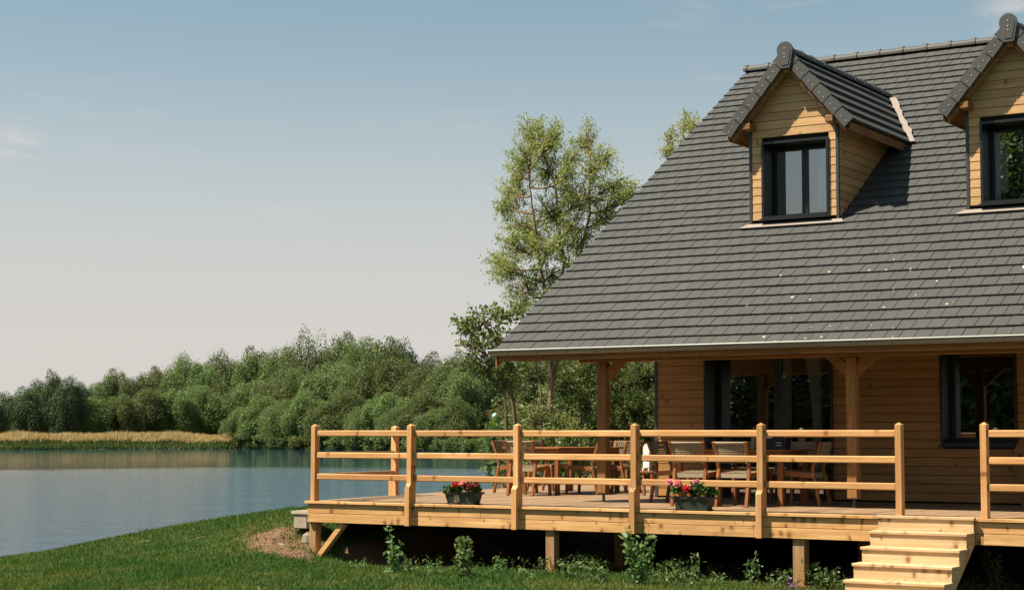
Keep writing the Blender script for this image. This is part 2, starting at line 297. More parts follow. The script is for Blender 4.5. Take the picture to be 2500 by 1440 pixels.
# ------------------------------------------------------------------ mesh helpers
class MB:
    """collects shapes; build() links them as ONE mesh object"""
    def __init__(s): s.v = []; s.f = []; s.m = []
    def add(s, verts, faces, mi=0):
        b = len(s.v); s.v += [tuple(map(float, p)) for p in verts]
        for f in faces: s.f.append(tuple(i+b for i in f)); s.m.append(mi)
        return s
    def box(s, x0, x1, y0, y1, z0, z1, mi=0):
        return s.add([(x0,y0,z0),(x1,y0,z0),(x1,y1,z0),(x0,y1,z0),(x0,y0,z1),(x1,y0,z1),(x1,y1,z1),(x0,y1,z1)],
                     [(3,2,1,0),(4,5,6,7),(0,1,5,4),(1,2,6,5),(2,3,7,6),(3,0,4,7)], mi)
    def cbox(s, x0, x1, y0, y1, z0, z1, c=0.006, mi=0):
        """box with chamfered edges"""
        vs_ = []; idx = {}
        X = (x0, x1); Y = (y0, y1); Z = (z0, z1)
        for i in (0, 1):
            for j in (0, 1):
                for k in (0, 1):
                    sx, sy, sz = (1 if i == 0 else -1), (1 if j == 0 else -1), (1 if k == 0 else -1)
                    for a in range(3):
                        p = [X[i]+sx*c, Y[j]+sy*c, Z[k]+sz*c]; p[a] = (X[i], Y[j], Z[k])[a]
                        idx[(i, j, k, a)] = len(vs_); vs_.append(p)
        f = []
        for a in range(3):
            o = [q for q in range(3) if q != a]
            for e in (0, 1):
                loop = []
                for (p, q) in ((0, 0), (1, 0), (1, 1), (0, 1)):
                    key = [0, 0, 0]; key[a] = e; key[o[0]] = p; key[o[1]] = q
                    loop.append(idx[(*key, a)])
                f.append(loop)
        for a in range(3):                       # edges parallel to axis a
            o = [q for q in range(3) if q != a]
            for p in (0, 1):
                for q in (0, 1):
                    k0 = [0, 0, 0]; k0[o[0]] = p; k0[o[1]] = q; k1 = list(k0); k1[a] = 1
                    f.append([idx[(*k0, o[0])], idx[(*k1, o[0])], idx[(*k1, o[1])], idx[(*k0, o[1])]])
        for i in (0, 1):
            for j in (0, 1):
                for k in (0, 1): f.append([idx[(i, j, k, a)] for a in range(3)])
        return s.add(vs_, f, mi)
    def prism(s, poly, d, mi=0):
        """poly: list of 3-D points (planar), d: extrusion vector"""
        n = len(poly); d = np.array(d, float)
        vs_ = [np.array(p, float) for p in poly] + [np.array(p, float)+d for p in poly]
        return s.add(vs_, [tuple(range(n))[::-1], tuple(range(n, 2*n))] + [(i, (i+1) % n, n+(i+1) % n, n+i) for i in range(n)], mi)
    def tube(s, pts, rad, k=6, mi=0, cap=True):
        pts = [np.array(p, float) for p in pts]; n = len(pts)
        if not hasattr(rad, '__len__'): rad = [rad]*n
        b = len(s.v); vs_ = []
        for i, p in enumerate(pts):
            t = pts[min(i+1, n-1)] - pts[max(i-1, 0)]; t = t/(np.linalg.norm(t)+1e-9)
            a = np.cross(t, (0.31, 0.2, 0.93) if abs(t[2]) < 0.9 else (1.0, 0.1, 0)); a /= np.linalg.norm(a)+1e-9; c = np.cross(t, a)
            for j in range(k):
                w = 2*math.pi*j/k; vs_.append(p + rad[i]*(math.cos(w)*a + math.sin(w)*c))
        f = [(i*k+j, i*k+(j+1) % k, (i+1)*k+(j+1) % k, (i+1)*k+j) for i in range(n-1) for j in range(k)]
        if cap: f += [tuple(range(k))[::-1], tuple((n-1)*k+j for j in range(k))]
        return s.add(vs_, f, mi)
    def bar(s, p, q, w, h, up=(0, 0, 1), mi=0):
        p = np.array(p, float); q = np.array(q, float); t = (q-p)/np.linalg.norm(q-p)
        a = np.cross(t, up); a /= np.linalg.norm(a); c = np.cross(a, t)
        return s.prism([p+a*w/2+c*h/2, p-a*w/2+c*h/2, p-a*w/2-c*h/2, p+a*w/2-c*h/2], q-p, mi)
    def lathe(s, prof, c=(0, 0, 0), k=14, mi=0):
        n = len(prof); vs_ = [(c[0]+r*math.cos(2*math.pi*j/k), c[1]+r*math.sin(2*math.pi*j/k), c[2]+z) for r, z in prof for j in range(k)]
        f = [(i*k+j, i*k+(j+1) % k, (i+1)*k+(j+1) % k, (i+1)*k+j) for i in range(n-1) for j in range(k)]
        f += [tuple(range(k))[::-1], tuple((n-1)*k+j for j in range(k))]
        return s.add(vs_, f, mi)
    def mesh(s, name, mats):
        me = bpy.data.meshes.new(name); me.from_pydata(s.v, [], s.f)
        mats = mats if isinstance(mats, (list, tuple)) else [mats]
        for q in mats: me.materials.append(M[q])
        if len(mats) > 1: me.polygons.foreach_set('material_index', s.m)
        me.update(); return me
    def build(s, name, mats, parent=None, smooth=False):
        me = s.mesh(name, mats)
        if smooth: me.polygons.foreach_set('use_smooth', [True]*len(me.polygons))
        return link(name, me, parent)
def link(name, me, parent=None):
    o = bpy.data.objects.new(name, me); col.objects.link(o); o.parent = parent; return o
def npmesh(name, V, Fc, matname, parent=None):
    """fast mesh from arrays; Fc (n,3) or (n,4)"""
    me = bpy.data.meshes.new(name); V = np.asarray(V, np.float32); Fc = np.asarray(Fc, np.int32)
    n, k = Fc.shape
    me.vertices.add(len(V)); me.vertices.foreach_set('co', V.ravel())
    me.loops.add(n*k); me.loops.foreach_set('vertex_index', Fc.ravel())
    me.polygons.add(n); me.polygons.foreach_set('loop_start', np.arange(0, n*k, k, dtype=np.int32)); me.polygons.foreach_set('loop_total', np.full(n, k, np.int32))
    me.materials.append(M[matname]); me.update(); me.validate()
    return me
def thing(name, label, cat, loc=(0, 0, 0), group=None):
    o = bpy.data.objects.new(name, None); col.objects.link(o); o.location = loc; o.empty_display_size = 0.1
    o['label'] = label; o['category'] = cat
    if group: o['group'] = group
    return o
def tag(o, label=None, cat=None, group=None, kind=None):
    if label: o['label'] = label
    if cat: o['category'] = cat
    if group: o['group'] = group
    if kind: o['kind'] = kind
    return o
def bez(p, q, r, n):
    t = np.linspace(0, 1, n)[:, None]; p, q, r = (np.array(a, float) for a in (p, q, r))
    return (1-t)**2*p + 2*t*(1-t)*q + t*t*r
def smooth(a, b, x):
    t = np.clip((np.asarray(x, float)-a)/(b-a), 0, 1); return t*t*(3-2*t)
def fbm(x, y, seed=0, octs=4):
    r = np.random.default_rng(seed); out = 0; amp = 1.0
    for o in range(octs):
        for _ in range(3):
            a = r.uniform(0, 6.28); ph = r.uniform(0, 6.28); k = (2.0**o)*r.uniform(0.7, 1.3)
            out = out + amp*np.sin(k*(x*math.cos(a)+y*math.sin(a))+ph)/3
        amp *= 0.55
    return out

WATER = -1.15
# ------------------------------------------------------------------ the setting: lawn, lake, far land
CTRL = [  # near ground: x, y, z
    (-6.1,-0.15,-1.05),(-5.9,1.5,-0.93),(-4.8,2.3,-0.70),(-3.3,2.5,-0.42),(-2.2,2.2,-0.27),(-1.3,1.6,-0.20),(-0.7,1.9,-0.16),(-1.0,3.0,-0.3),
    (-0.5,0.55,-0.33),(-0.25,0.9,-0.28),(-0.6,-0.15,-0.62),(-1.2,0.2,-0.50),(-2.0,0.2,-0.62),(-3.2,0.6,-0.72),(-4.2,0.0,-0.86),(0.15,0.05,-0.78),(0.1,-0.5,-0.80),(0.15,1.2,-0.5),(0.2,2.4,-0.4),(1.2,1.0,-0.86),(1.5,3,-0.9),
    (-1.0,-1.0,-0.78),(-2.5,-1.2,-0.85),(-4.5,-2.2,-0.96),(-7.5,-2.5,-1.12),(-3.5,-4.5,-1.0),(-1.0,-4.2,-0.93),(1.9,-1.1,-0.80),(5.5,-1.8,-0.82),(5.3,-3.2,-0.83),(8.8,-2.0,-0.90),(13,-2,-0.92),
    (3.7,0.5,-0.87),(7.3,0.5,-0.89),(4,2.2,-0.92),(8,2.2,-0.95),(4,4.2,-0.95),(10,4,-0.95),(12,0,-0.95),(1,-9,-0.95),(8,-9,-0.9),(16,-9,-0.9),(-8,-9,-1.2),(12,-20,-0.85),(0,-20,-0.95),(20,-20,-0.9),(25,0,-0.95),(-10,-20,-1.1),
    (-9.5,0.5,-1.9),(-8.3,2.6,-1.8),(-7.0,4.0,-1.7),(-5.0,4.8,-1.7),(-3.0,4.8,-1.6),(-2.6,6.5,-1.5),(-3.2,10,-1.6),(-1.0,6,-0.5),(-1.2,10,-0.5),(1,7,-0.8),(1,11,-0.8),(6,9,-0.9),(12,9,-0.9),(-12,6,-2.4),(-6,6,-2.0),(-4.5,6.5,-2.0),(-8,5.2,-2.0),(-3,7.5,-1.9),(-9.5,3.0,-2.0),(-4.2,4.0,-1.25),(-15,-3,-2.2),(-6,12,-2.2),(-2,14,-0.9),(6,16,-0.9),(15,16,-0.9),(-14,-12,-2.0)]
CT = np.array(CTRL)
def _tps(r2): return np.where(r2 > 1e-12, 0.5*r2*np.log(r2+1e-12), 0)
_n = len(CT); _K = _tps(((CT[:, None, :2]-CT[None, :, :2])**2).sum(-1)) + np.eye(_n)*0.02
_P = np.c_[np.ones(_n), CT[:, :2]]
_sol = np.linalg.solve(np.block([[_K, _P], [_P.T, np.zeros((3, 3))]]), np.r_[CT[:, 2], 0, 0, 0])
def ground(x, y):
    x = np.asarray(x, float); y = np.asarray(y, float); sh = x.shape; p = np.c_[x.ravel(), y.ravel()]
    out = np.empty(len(p))
    for i in range(0, len(p), 20000):
        q = p[i:i+20000]; out[i:i+20000] = _tps(((q[:, None, :]-CT[None, :, :2])**2).sum(-1)) @ _sol[:_n] + np.c_[np.ones(len(q)), q] @ _sol[_n:]
    out = out.reshape(sh)
    out = np.clip(out, -3.0, -0.12)
    far = smooth(14, 26, np.hypot(x-6, y+4)); land = np.where(x > np.interp(y, [-60, -10, 0, 4, 30], [-24, -10, -7, -2.5, -2.5]), -0.95, -2.4)
    rough_ = np.exp(-(((x+0.75)/0.9)**2+((y-0.1)/0.6)**2))*0.035*fbm(x*9, y*9, 31, 5)
    return out*(1-far) + far*land + 0.018*fbm(x*2.3, y*2.3, 3) + rough_
def bare(x, y):
    x = np.asarray(x, float); y = np.asarray(y, float)
    def blob(cx, cy, rx, ry, rot=0.0):
        c, s_ = math.cos(rot), math.sin(rot); u = (x-cx)*c+(y-cy)*s_; v = -(x-cx)*s_+(y-cy)*c
        return np.exp(-((u/rx)**2+(v/ry)**2))
    b = 0.95*blob(-0.45, 0.2, 0.55, 0.4, 0.5)+0.95*blob(-0.15, -0.3, 0.55, 0.22)+1.0*blob(-1.25, 0.1, 0.38, 0.3)
    b = b*(0.85+0.55*fbm(x*4.5, y*4.5, 17, 3))
    for px, py, r in ((230, 1392, 0.26), (60, 1402, 0.13), (5, 1428, 0.22), (470, 1365, 0.16), (350, 1355, 0.14)):
        P = onZ(px, py, -0.95); b = b + 0.85*blob(P[0], P[1], r*1.5, r*0.7, 0.4)
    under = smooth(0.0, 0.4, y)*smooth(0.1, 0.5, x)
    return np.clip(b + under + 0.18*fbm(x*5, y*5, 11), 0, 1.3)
xs = np.r_[np.linspace(-60, -14, 24), np.linspace(-13.8, -3, 75), np.linspace(-2.97, 0.8, 120), np.linspace(0.9, 14, 90), np.linspace(14.5, 60, 24)]
ys = np.r_[np.linspace(-60, -12.5, 24), np.linspace(-12.3, -1.3, 78), np.linspace(-1.27, 2.2, 110), np.linspace(2.3, 12, 68), np.linspace(12.5, 24, 12)]
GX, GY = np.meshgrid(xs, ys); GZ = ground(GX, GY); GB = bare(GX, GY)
nx, ny = len(xs), len(ys)
ii = (np.arange(ny-1)[:, None]*nx + np.arange(nx-1)[None, :]).ravel()
me = npmesh('lawn', np.c_[GX.ravel(), GY.ravel(), GZ.ravel()], np.c_[ii, ii+1, ii+1+nx, ii+nx], 'lawn')
me.polygons.foreach_set('use_smooth', [True]*len(me.polygons))
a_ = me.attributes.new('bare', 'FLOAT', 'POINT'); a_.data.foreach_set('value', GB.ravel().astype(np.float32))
tag(link('lawn', me), kind='structure')

w = MB().add([(-3000, -3000, WATER), (3000, -3000, WATER), (3000, 3000, WATER), (-3000, 3000, WATER)], [(0, 1, 2, 3)]).build('lake', 'water'); tag(w, kind='structure')

SH_X = np.array([-4000, -300, 0, 300, 585, 740, 900, 1050, 1200, 1235, 1275, 1330, 1500, 7000], float)
SH_R = np.array([300, 300, 294, 311, 324, 305, 287, 272, 252, 200, 60, 34, 31, 31], float)
def shore_r(px): return np.interp(px, SH_X, SH_R)
def far_z(px, r):
    d = r - shore_r(px)
    left = 1.7*smooth(0, 9, d) + 2.0*smooth(40, 200, d)
    mid = 6.2*smooth(4, 55, d)
    right = 0.35*smooth(0, 2, d) + 6.5*smooth(70, 230, d)
    wm = smooth(1040, 1150, px)*(1-smooth(1250, 1330, px)); wr = smooth(1250, 1330, px)
    up = left*(1-wm-wr) + mid*wm + right*wr
    return np.where(d < 0, WATER-0.02-np.minimum(1.2, -d*0.25), WATER+0.05*smooth(0, 0.5, d)+up)
th = np.linspace(math.radians(-62), math.radians(62), 420)
rr = np.r_[np.linspace(29, 60, 40), np.linspace(62, 240, 60), np.linspace(242, 360, 80), np.geomspace(365, 2900, 40)]
TH, RR = np.meshgrid(th, rr); PX = 1250+FPX*np.tan(TH)
dirx = np.sin(YAW+TH); diry = np.cos(YAW+TH)
FX, FY = C[0]+RR*dirx, C[1]+RR*diry; FZ = far_z(PX, RR) + 0.1*fbm(FX*0.3, FY*0.3, 5)*smooth(1, 6, RR-shore_r(PX))
nx, ny = len(th), len(rr); ii = (np.arange(ny-1)[:, None]*nx + np.arange(nx-1)[None, :]).ravel()
me = npmesh('far_bank', np.c_[FX.ravel(), FY.ravel(), FZ.ravel()], np.c_[ii, ii+1, ii+1+nx, ii+nx], 'field')
tag(link('far_bank', me), kind='structure')
def far_at(px, r):
    t = math.atan((px-1250)/FPX); return np.array([C[0]+r*math.sin(YAW+t), C[1]+r*math.cos(YAW+t), float(far_z(np.array(float(px)), np.array(float(r))))])

# ------------------------------------------------------------------ the house
XL, XR = 2.311, 12.40                       # roof ends
YE, ZE, SL = 1.30, 2.152, 0.6455            # eave line and roof slope (top of tiles)
YRG = 9.917; ZRG = ZE + SL*(YRG-YE)
YB = 2*YRG - YE
WX0, WX1, WY = 3.30, 12.10, 4.33            # wall box, facade plane
house = thing('house', 'timber-clad lakeside house with grey tiled roof, two dormers and covered porch', 'house', (WX0, WY, 0))
def HB(mb, name, mats, parent=None, smooth=False):
    o = mb.build(name, mats, None, smooth); p = parent or house
    return HP(o, p)
def HP(o, parent):                          # parent in place (part meshes are built in world coordinates)
    o.parent = parent; o.matrix_parent_inverse = Matrix.Translation(-Vector(parent.location)); return o
LEN = math.hypot(1, SL); UPV = np.array([0, 1/LEN, SL/LEN]); NRM = np.array([0, -SL/LEN, 1/LEN])
def roofz(y): return ZE + SL*(y-YE)

DORM = [(5.66, 'left'), (8.97, 'right')]
DY = 4.27; DHW = 0.71                       # dormer front plane, half wall width
D_EZ, D_HALF, D_AZ = 5.46, 1.0, 6.60        # dormer eave height, half roof width, apex height
DSL = (D_AZ-D_EZ)/D_HALF; DLEN = math.hypot(1, DSL)

# roof body (boarding under the tiles)
roof = MB(); T = 0.13; O = 0.085
def slab(y0, z0, y1, z1):
    roof.prism([(XL+0.03, y0, z0), (XL+0.03, y1, z1), (XL+0.03, y1, z1-T), (XL+0.03, y0, z0-T)], (XR-XL-0.06, 0, 0))
slab(YE+0.06, roofz(YE+0.06)-O, YRG, ZRG-O)
roof.prism([(XL+0.03, YRG, ZRG-O), (XL+0.03, YB, ZE-O), (XL+0.03, YB, ZE-O-T), (XL+0.03, YRG, ZRG-O-T)], (XR-XL-0.06, 0, 0))
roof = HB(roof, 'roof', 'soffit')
ul = MB(); ul.prism([(XL+0.02, YE+0.03, roofz(YE+0.03)-0.068), (XL+0.02, YRG, ZRG-0.068), (XL+0.02, YRG, ZRG-0.084), (XL+0.02, YE+0.03, roofz(YE+0.03)-0.084)], (XR-XL-0.04, 0, 0)); HB(ul, 'underlay', 'void', roof)

# tiles: flat interlocking tiles in half bond
EXPO, TW, TL, TT = 0.268, 0.2, 0.335, 0.012
tv = []
_pt = np.array([0, 0, 0.0])
def tile_verts(wd, ln):
    # local: x across, y up-slope, z off-slope; butt edge raised
    return [(0.0045, 0, 0.004), (wd-0.0045, 0, 0.004), (wd-0.0045, ln, -0.020), (0.0045, ln, -0.020),
            (0.0045, 0.003, 0.006+TT+0.012), (wd-0.0045, 0.003, 0.006+TT+0.012), (wd-0.0045, ln, -0.004), (0.0045, ln, -0.004)]
TF = [(3,2,1,0),(4,5,6,7),(0,1,5,4),(1,2,6,5),(2,3,7,6),(3,0,4,7)]
ncourse = int((YRG-YE)*LEN/EXPO)
rest = MB(); singles = []
rt = random.Random(3)
for c in range(ncourse):
    s0 = c*EXPO - 0.02
    off = (0.0 if c % 2 == 0 else -TW/2)
    x = XL + off
    while x < XR:
        x0, x1 = max(x, XL), min(x+TW, XR)
        if x1-x0 > 0.03:
            base = np.array([x0, YE, ZE-0.035]) + UPV*s0
            yc = base[1]+0.1; zc = base[2]
            skip = False
            for dx, _ in DORM:              # tiles hidden inside a dormer
                if x0 > dx-DHW+0.02 and x1 < dx+DHW-0.02 and yc > DY+0.12:
                    top = D_AZ - DSL*abs((x0+x1)/2-dx)
                    if zc < top-0.25: skip = True
            if not skip: singles.append((c, x0, x1-x0, base))
        x += TW
# the ones that show largest: lowest courses towards the camera
seen = [t for t in singles if t[1] < 9.9]
seen.sort(key=lambda t: np.linalg.norm(t[3]-C) + 0.0)
pick = set(id(t) for t in seen[:225])
full_me = None
Rl = Matrix(((1, 0, 0, 0), (0, UPV[1], NRM[1], 0), (0, UPV[2], NRM[2], 0), (0, 0, 0, 1)))
for t in singles:
    c, x0, wd, base = t
    lift = rt.uniform(-0.0015, 0.0035)
    L_ = TL if c < ncourse-1 else min(TL, (YRG-YE)*LEN-c*EXPO+0.01)
    vv = tile_verts(wd, L_)
    tw = rt.uniform(-0.004, 0.004)
    if id(t) in pick:
        if abs(wd-TW) < 1e-4 and L_ == TL:
            if full_me is None: full_me = MB().add(vv, TF).mesh('tile', 'tile')
            m_ = full_me
        else: m_ = MB().add(vv, TF).mesh('tile', 'tile')
        o = link('tile', m_); o.matrix_world = Matrix.Translation(base+NRM*lift) @ Rl
        HP(o, roof)
    else:
        rest.add([base + np.array([p[0], 0, 0]) + UPV*(p[1]+tw) + NRM*(p[2]+lift) for p in vv], TF)
o = HB(rest, 'tile_field', 'tile', roof); o['kind'] = 'stuff'
# back slope, plain courses
bk = MB()
for c in range(ncourse-1):
    y = YB - c*EXPO/LEN; z = ZE + SL*(YB-y)
    bk.prism([(XL, y, z+0.004), (XL, y-0.27, z+0.27*SL-0.018), (XL, y-0.27, z+0.27*SL-0.032), (XL, y, z-0.02)], (XR-XL, 0, 0))
o = HB(bk, 'back_tile_field', 'tile', roof); o['kind'] = 'stuff'
# ridge tiles with collars
def half_tube(r, a0=-0.15, n=9):
    return [(r*math.cos(a0+(math.pi-2*a0)*i/(n-1)), r*math.sin(a0+(math.pi-2*a0)*i/(n-1))) for i in range(n)]
def ridge_piece(L_, r=0.095):
    mb = MB(); h = half_tube(r); h2 = half_tube(r*1.18); n = len(h)
    vs_ = []
    for x, pr in ((0, h2), (0.07, h2), (0.072, h), (L_, h)):
        vs_ += [(x, p, q) for p, q in pr]
    f = [(k*n+i, k*n+i+1, (k+1)*n+i+1, (k+1)*n+i) for k in range(3) for i in range(n-1)] + [tuple(range(n))[::-1], tuple(3*n+i for i in range(n))]
    return mb.add(vs_, f).mesh('ridge_tile', 'tile')
rp_me = ridge_piece(0.44)
x = XL-0.02
while x < XR:
    o = link('ridge_tile', rp_me); o.matrix_world = Matrix.Translation((x, YRG, ZRG-0.02)); HP(o, roof); x += 0.43
# bargeboard / rafters under the verge, soffit purlins
mb = MB(); mb.prism([(XL+0.0, YE+0.05, ZE-0.075), (XL, YRG, ZRG-0.075), (XL, YRG, ZRG-0.26), (XL, YE+0.05, ZE-0.245)], (0.028, 0, 0)); HB(mb, 'bargeboard', 'beam_y', roof)
for xr_ in np.arange(XL+0.5, XR, 0.6):
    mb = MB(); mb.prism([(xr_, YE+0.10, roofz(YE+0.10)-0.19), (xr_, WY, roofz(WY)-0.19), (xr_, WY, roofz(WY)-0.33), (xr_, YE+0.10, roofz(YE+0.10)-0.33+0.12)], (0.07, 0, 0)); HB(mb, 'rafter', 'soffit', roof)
_d = ray(2499, 664); _t = ((YE-C[1])*SL-(ZE-C[2]))/(_d[1]*SL-_d[2]); _p = C+_d*_t
vt = MB(); vt.prism([_p+np.array([0, 0, 0.02])+NRM*0.02, _p+np.array([0.22, 0, 0.02])+NRM*0.02, _p+np.array([0.19, 0, 0])-UPV*0.09+NRM*0.05, _p+np.array([0.03, 0, 0])-UPV*0.09+NRM*0.05], NRM*0.05); HB(vt, 'roof_vent', 'white', roof)
# gutter: half-round zinc with a rolled front lip, and brackets
gut = MB(); n = 9; gy, gz, gr = YE-0.045, ZE-0.020, 0.075
prof = [(gy+gr*math.cos(math.pi+math.pi*i/(n-1)), gz+gr*math.sin(math.pi+math.pi*i/(n-1))) for i in range(n)]
prof2 = [(gy+(gr-0.004)*math.cos(2*math.pi-math.pi*i/(n-1)), gz+(gr-0.004)*math.sin(2*math.pi-math.pi*i/(n-1))) for i in range(n)]
ring = prof+prof2
gut.prism([(XL-0.02, a, b) for a, b in ring][::-1], (XR-XL+0.04, 0, 0))
gut.prism([(XL-0.024, a, b) for a, b in prof], (0.004, 0, 0))
gut = HB(gut, 'gutter', 'zinc')
HB(MB().tube([(XL-0.02, gy-gr, gz), (XR+0.02, gy-gr, gz)], 0.008, 8), 'gutter_lip', 'lip', gut)
for i, xb in enumerate(np.arange(XL+0.3, XR, 0.47)):
    b_ = MB(); b_.tube([(xb, a, b) for a, b in [(gy+(gr+0.004)*math.cos(math.pi+math.pi*k/8), gz+(gr+0.004)*math.sin(math.pi+math.pi*k/8)) for k in range(9)]], 0.006, 4); HB(b_, 'gutter_bracket', 'zinc', gut)
# fascia, porch beam
HB(MB().cbox(XL+0.06, XR-0.05, YE+0.035, YE+0.075, 1.985, 2.125, 0.005), 'fascia_board', 'beam_x')
HB(MB().cbox(3.33, XR-0.2, 1.95, 2.09, 1.965, 2.165, 0.008), 'porch_beam', 'beam_x')
for xp in (3.63, 7.353, 11.076):
    y0, y1 = 1.95, 2.09
    p = HB(MB().cbox(xp, xp+0.14, y0, y1, 0.125, 1.963, 0.010), 'porch_post', 'beam_z')
    for sg in (-1, 1):
        if xp < 4 and sg < 0: continue
        xa = xp+0.14 if sg > 0 else xp
        b_ = MB(); b_.prism([(xa+sg*0.002, y0+0.035, 1.70), (xa+sg*0.002, y0+0.035, 1.88), (xa+sg*0.10, y0+0.035, 1.962), (xa+sg*0.30, y0+0.035, 1.962)][::sg], (0, 0.07, 0)); HB(b_, 'brace', 'beam_x', p)
    HB(MB().tube([(xp+0.07, y0+0.07, 0.004), (xp+0.07, y0+0.07, 0.124)], 0.022, 8), 'metal_foot', 'steel', p)
    HB(MB().box(xp+0.01, xp+0.13, y0+0.01, y1-0.01, 0.117, 0.1245), 'foot_plate', 'steel', p)

# walls: backing plus individual cladding boards
wall = MB()
OPEN = [(4.17, 6.19, 0.0, 2.20, 'door'), (7.83, 8.87, 0.83, 2.20, 'win'), (10.4, 11.4, 0.83, 2.20, 'win')]
bx = [WX0+0.02] + [a for o_ in OPEN for a in (o_[0], o_[1])] + [WX1]
for i in range(0, len(bx), 2): wall.box(bx[i], bx[i+1], WY+0.025, WY+0.20, -0.9, 3.55)
for o_ in OPEN:
    wall.box(o_[0], o_[1], WY+0.025, WY+0.20, o_[3], 3.55)
    wall.box(o_[0], o_[1], WY+0.025, WY+0.20, -0.9, o_[2]-0.001)
wall.box(WX0+0.02, WX0+0.2, WY+0.201, 15.5, -0.9, 3.4); wall.box(WX1-0.2, WX1, WY+0.201, 15.5, -0.9, 3.4); wall.box(WX0+0.02, WX1, 15.501, 15.7, -0.9, 3.4)
wall.prism([(WX0+0.02, WY+0.21, 3.4), (WX0+0.02, 15.49, 3.4), (WX0+0.02, YRG, ZRG-0.5)], (0.15, 0, 0))
wall = HB(wall, 'wall', 'void')
BH = 0.1235; jr = random.Random(12)
def clad_x(parent, x0, x1, yf, z0, z1, holes, name='cladding_board', clip=None, mt='clad_x'):
    """horizontal boards on a facade facing -Y"""
    z = z0
    while z < z1-0.02:
        zt = min(z+BH, z1); spans = [(x0, x1)]
        if clip:
            h = clip(z+BH*0.35)
            spans = [(max(x0, h[0]), min(x1, h[1]))] if h else []
        for (hx0, hx1, hz0, hz1) in holes:
            if hz0 < zt-0.012 and hz1 > z+0.012:
                ns = []
                for a, b in spans:
                    if hx1 <= a or hx0 >= b: ns.append((a, b))
                    else:
                        if hx0 > a: ns.append((a, hx0))
                        if hx1 < b: ns.append((hx1, b))
                spans = ns
        js = []
        for a, b in spans:
            while b-a > 3.2:
                c_ = a+jr.uniform(1.6, 2.9); js.append((a, c_-0.0015)); a = c_+0.0015
            js.append((a, b))
        for a, b in js:
            if b-a > 0.02: HB(MB().prism([(a, yf, z+0.004), (a, yf-0.004, z+0.010), (a, yf, zt-0.003), (a, yf+0.022, zt-0.003), (a, yf+0.022, z+0.004)][::-1], (b-a, 0, 0)), name, mt, parent)
        z += BH
clad_x(wall, WX0+0.055, WX1, WY, 0.02, 3.4, [(o_[0], o_[1], o_[2], o_[3]) for o_ in OPEN], mt='clad_low_shaded')
HB(MB().box(WX0, WX0+0.052, WY-0.010, WY+0.10, 0.0, 3.5), 'corner_trim', 'trim', wall)
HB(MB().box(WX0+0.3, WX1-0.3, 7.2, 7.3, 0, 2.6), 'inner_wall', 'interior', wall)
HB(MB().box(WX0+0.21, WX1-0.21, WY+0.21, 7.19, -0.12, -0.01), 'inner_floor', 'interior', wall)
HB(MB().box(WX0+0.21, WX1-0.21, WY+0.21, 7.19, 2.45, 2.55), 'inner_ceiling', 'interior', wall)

def window(parent, x0, x1, z0, z1, yf, leaves, name='window', depth=0.22, sill=True, fw=0.055, proud=0.03):
    """recessed dark box frame, sashes, panes"""
    w_ = MB(); t = 0.016
    w_.box(x0-0.02, x0+t, yf-proud, yf+depth, z0-0.02, z1+0.02); w_.box(x1-t, x1+0.02, yf-proud, yf+depth, z0-0.02, z1+0.02)
    w_.box(x0+t, x1-t, yf-proud, yf+depth, z1-t, z1+0.02); w_.box(x0+t, x1-t, yf-proud-0.02, yf+depth, z0-0.02, z0+t)
    w_ = HB(w_, name, 'dark', parent)
    yb = yf+depth-0.06
    n = leaves; wd = (x1-x0-2*t)/n
    return w_, [(x0+t+i*wd, x0+t+(i+1)*wd) for i in range(n)], yb, z0+t, z1-t, fw
def sashes(w_, spans, yb, za, zb, fw, parent):
    for a, b in spans:
        fr = MB(); fr.box(a+0.002, a+fw, yb, yb+0.05, za+0.002, zb-0.002); fr.box(b-fw, b-0.002, yb, yb+0.05, za+0.002, zb-0.002); fr.box(a+fw, b-fw, yb, yb+0.05, za+0.002, za+fw); fr.box(a+fw, b-fw, yb, yb+0.05, zb-fw, zb-0.002)
        HB(fr, 'sash', 'dark', parent); HB(MB().box(a+fw, b-fw, yb+0.020, yb+0.026, za+fw, zb-fw), 'pane', 'glass', parent)
for (x0, x1, z0, z1, kind) in OPEN:
    w_, sp, yb, za, zb, fw = window(house, x0, x1, z0 if kind == 'win' else 0.01, z1, WY, 2 if kind == 'door' else 1, 'terrace_door' if kind == 'door' else 'window', 0.44 if kind == 'door' else 0.40, fw=0.065)
    sashes(w_, sp, yb, za, zb, fw, w_)
    if kind == 'win': HB(MB().box(x0-0.04, x1+0.04, WY-0.075, WY-0.031, z0-0.045, z0-0.021), 'sill', 'dark', w_)

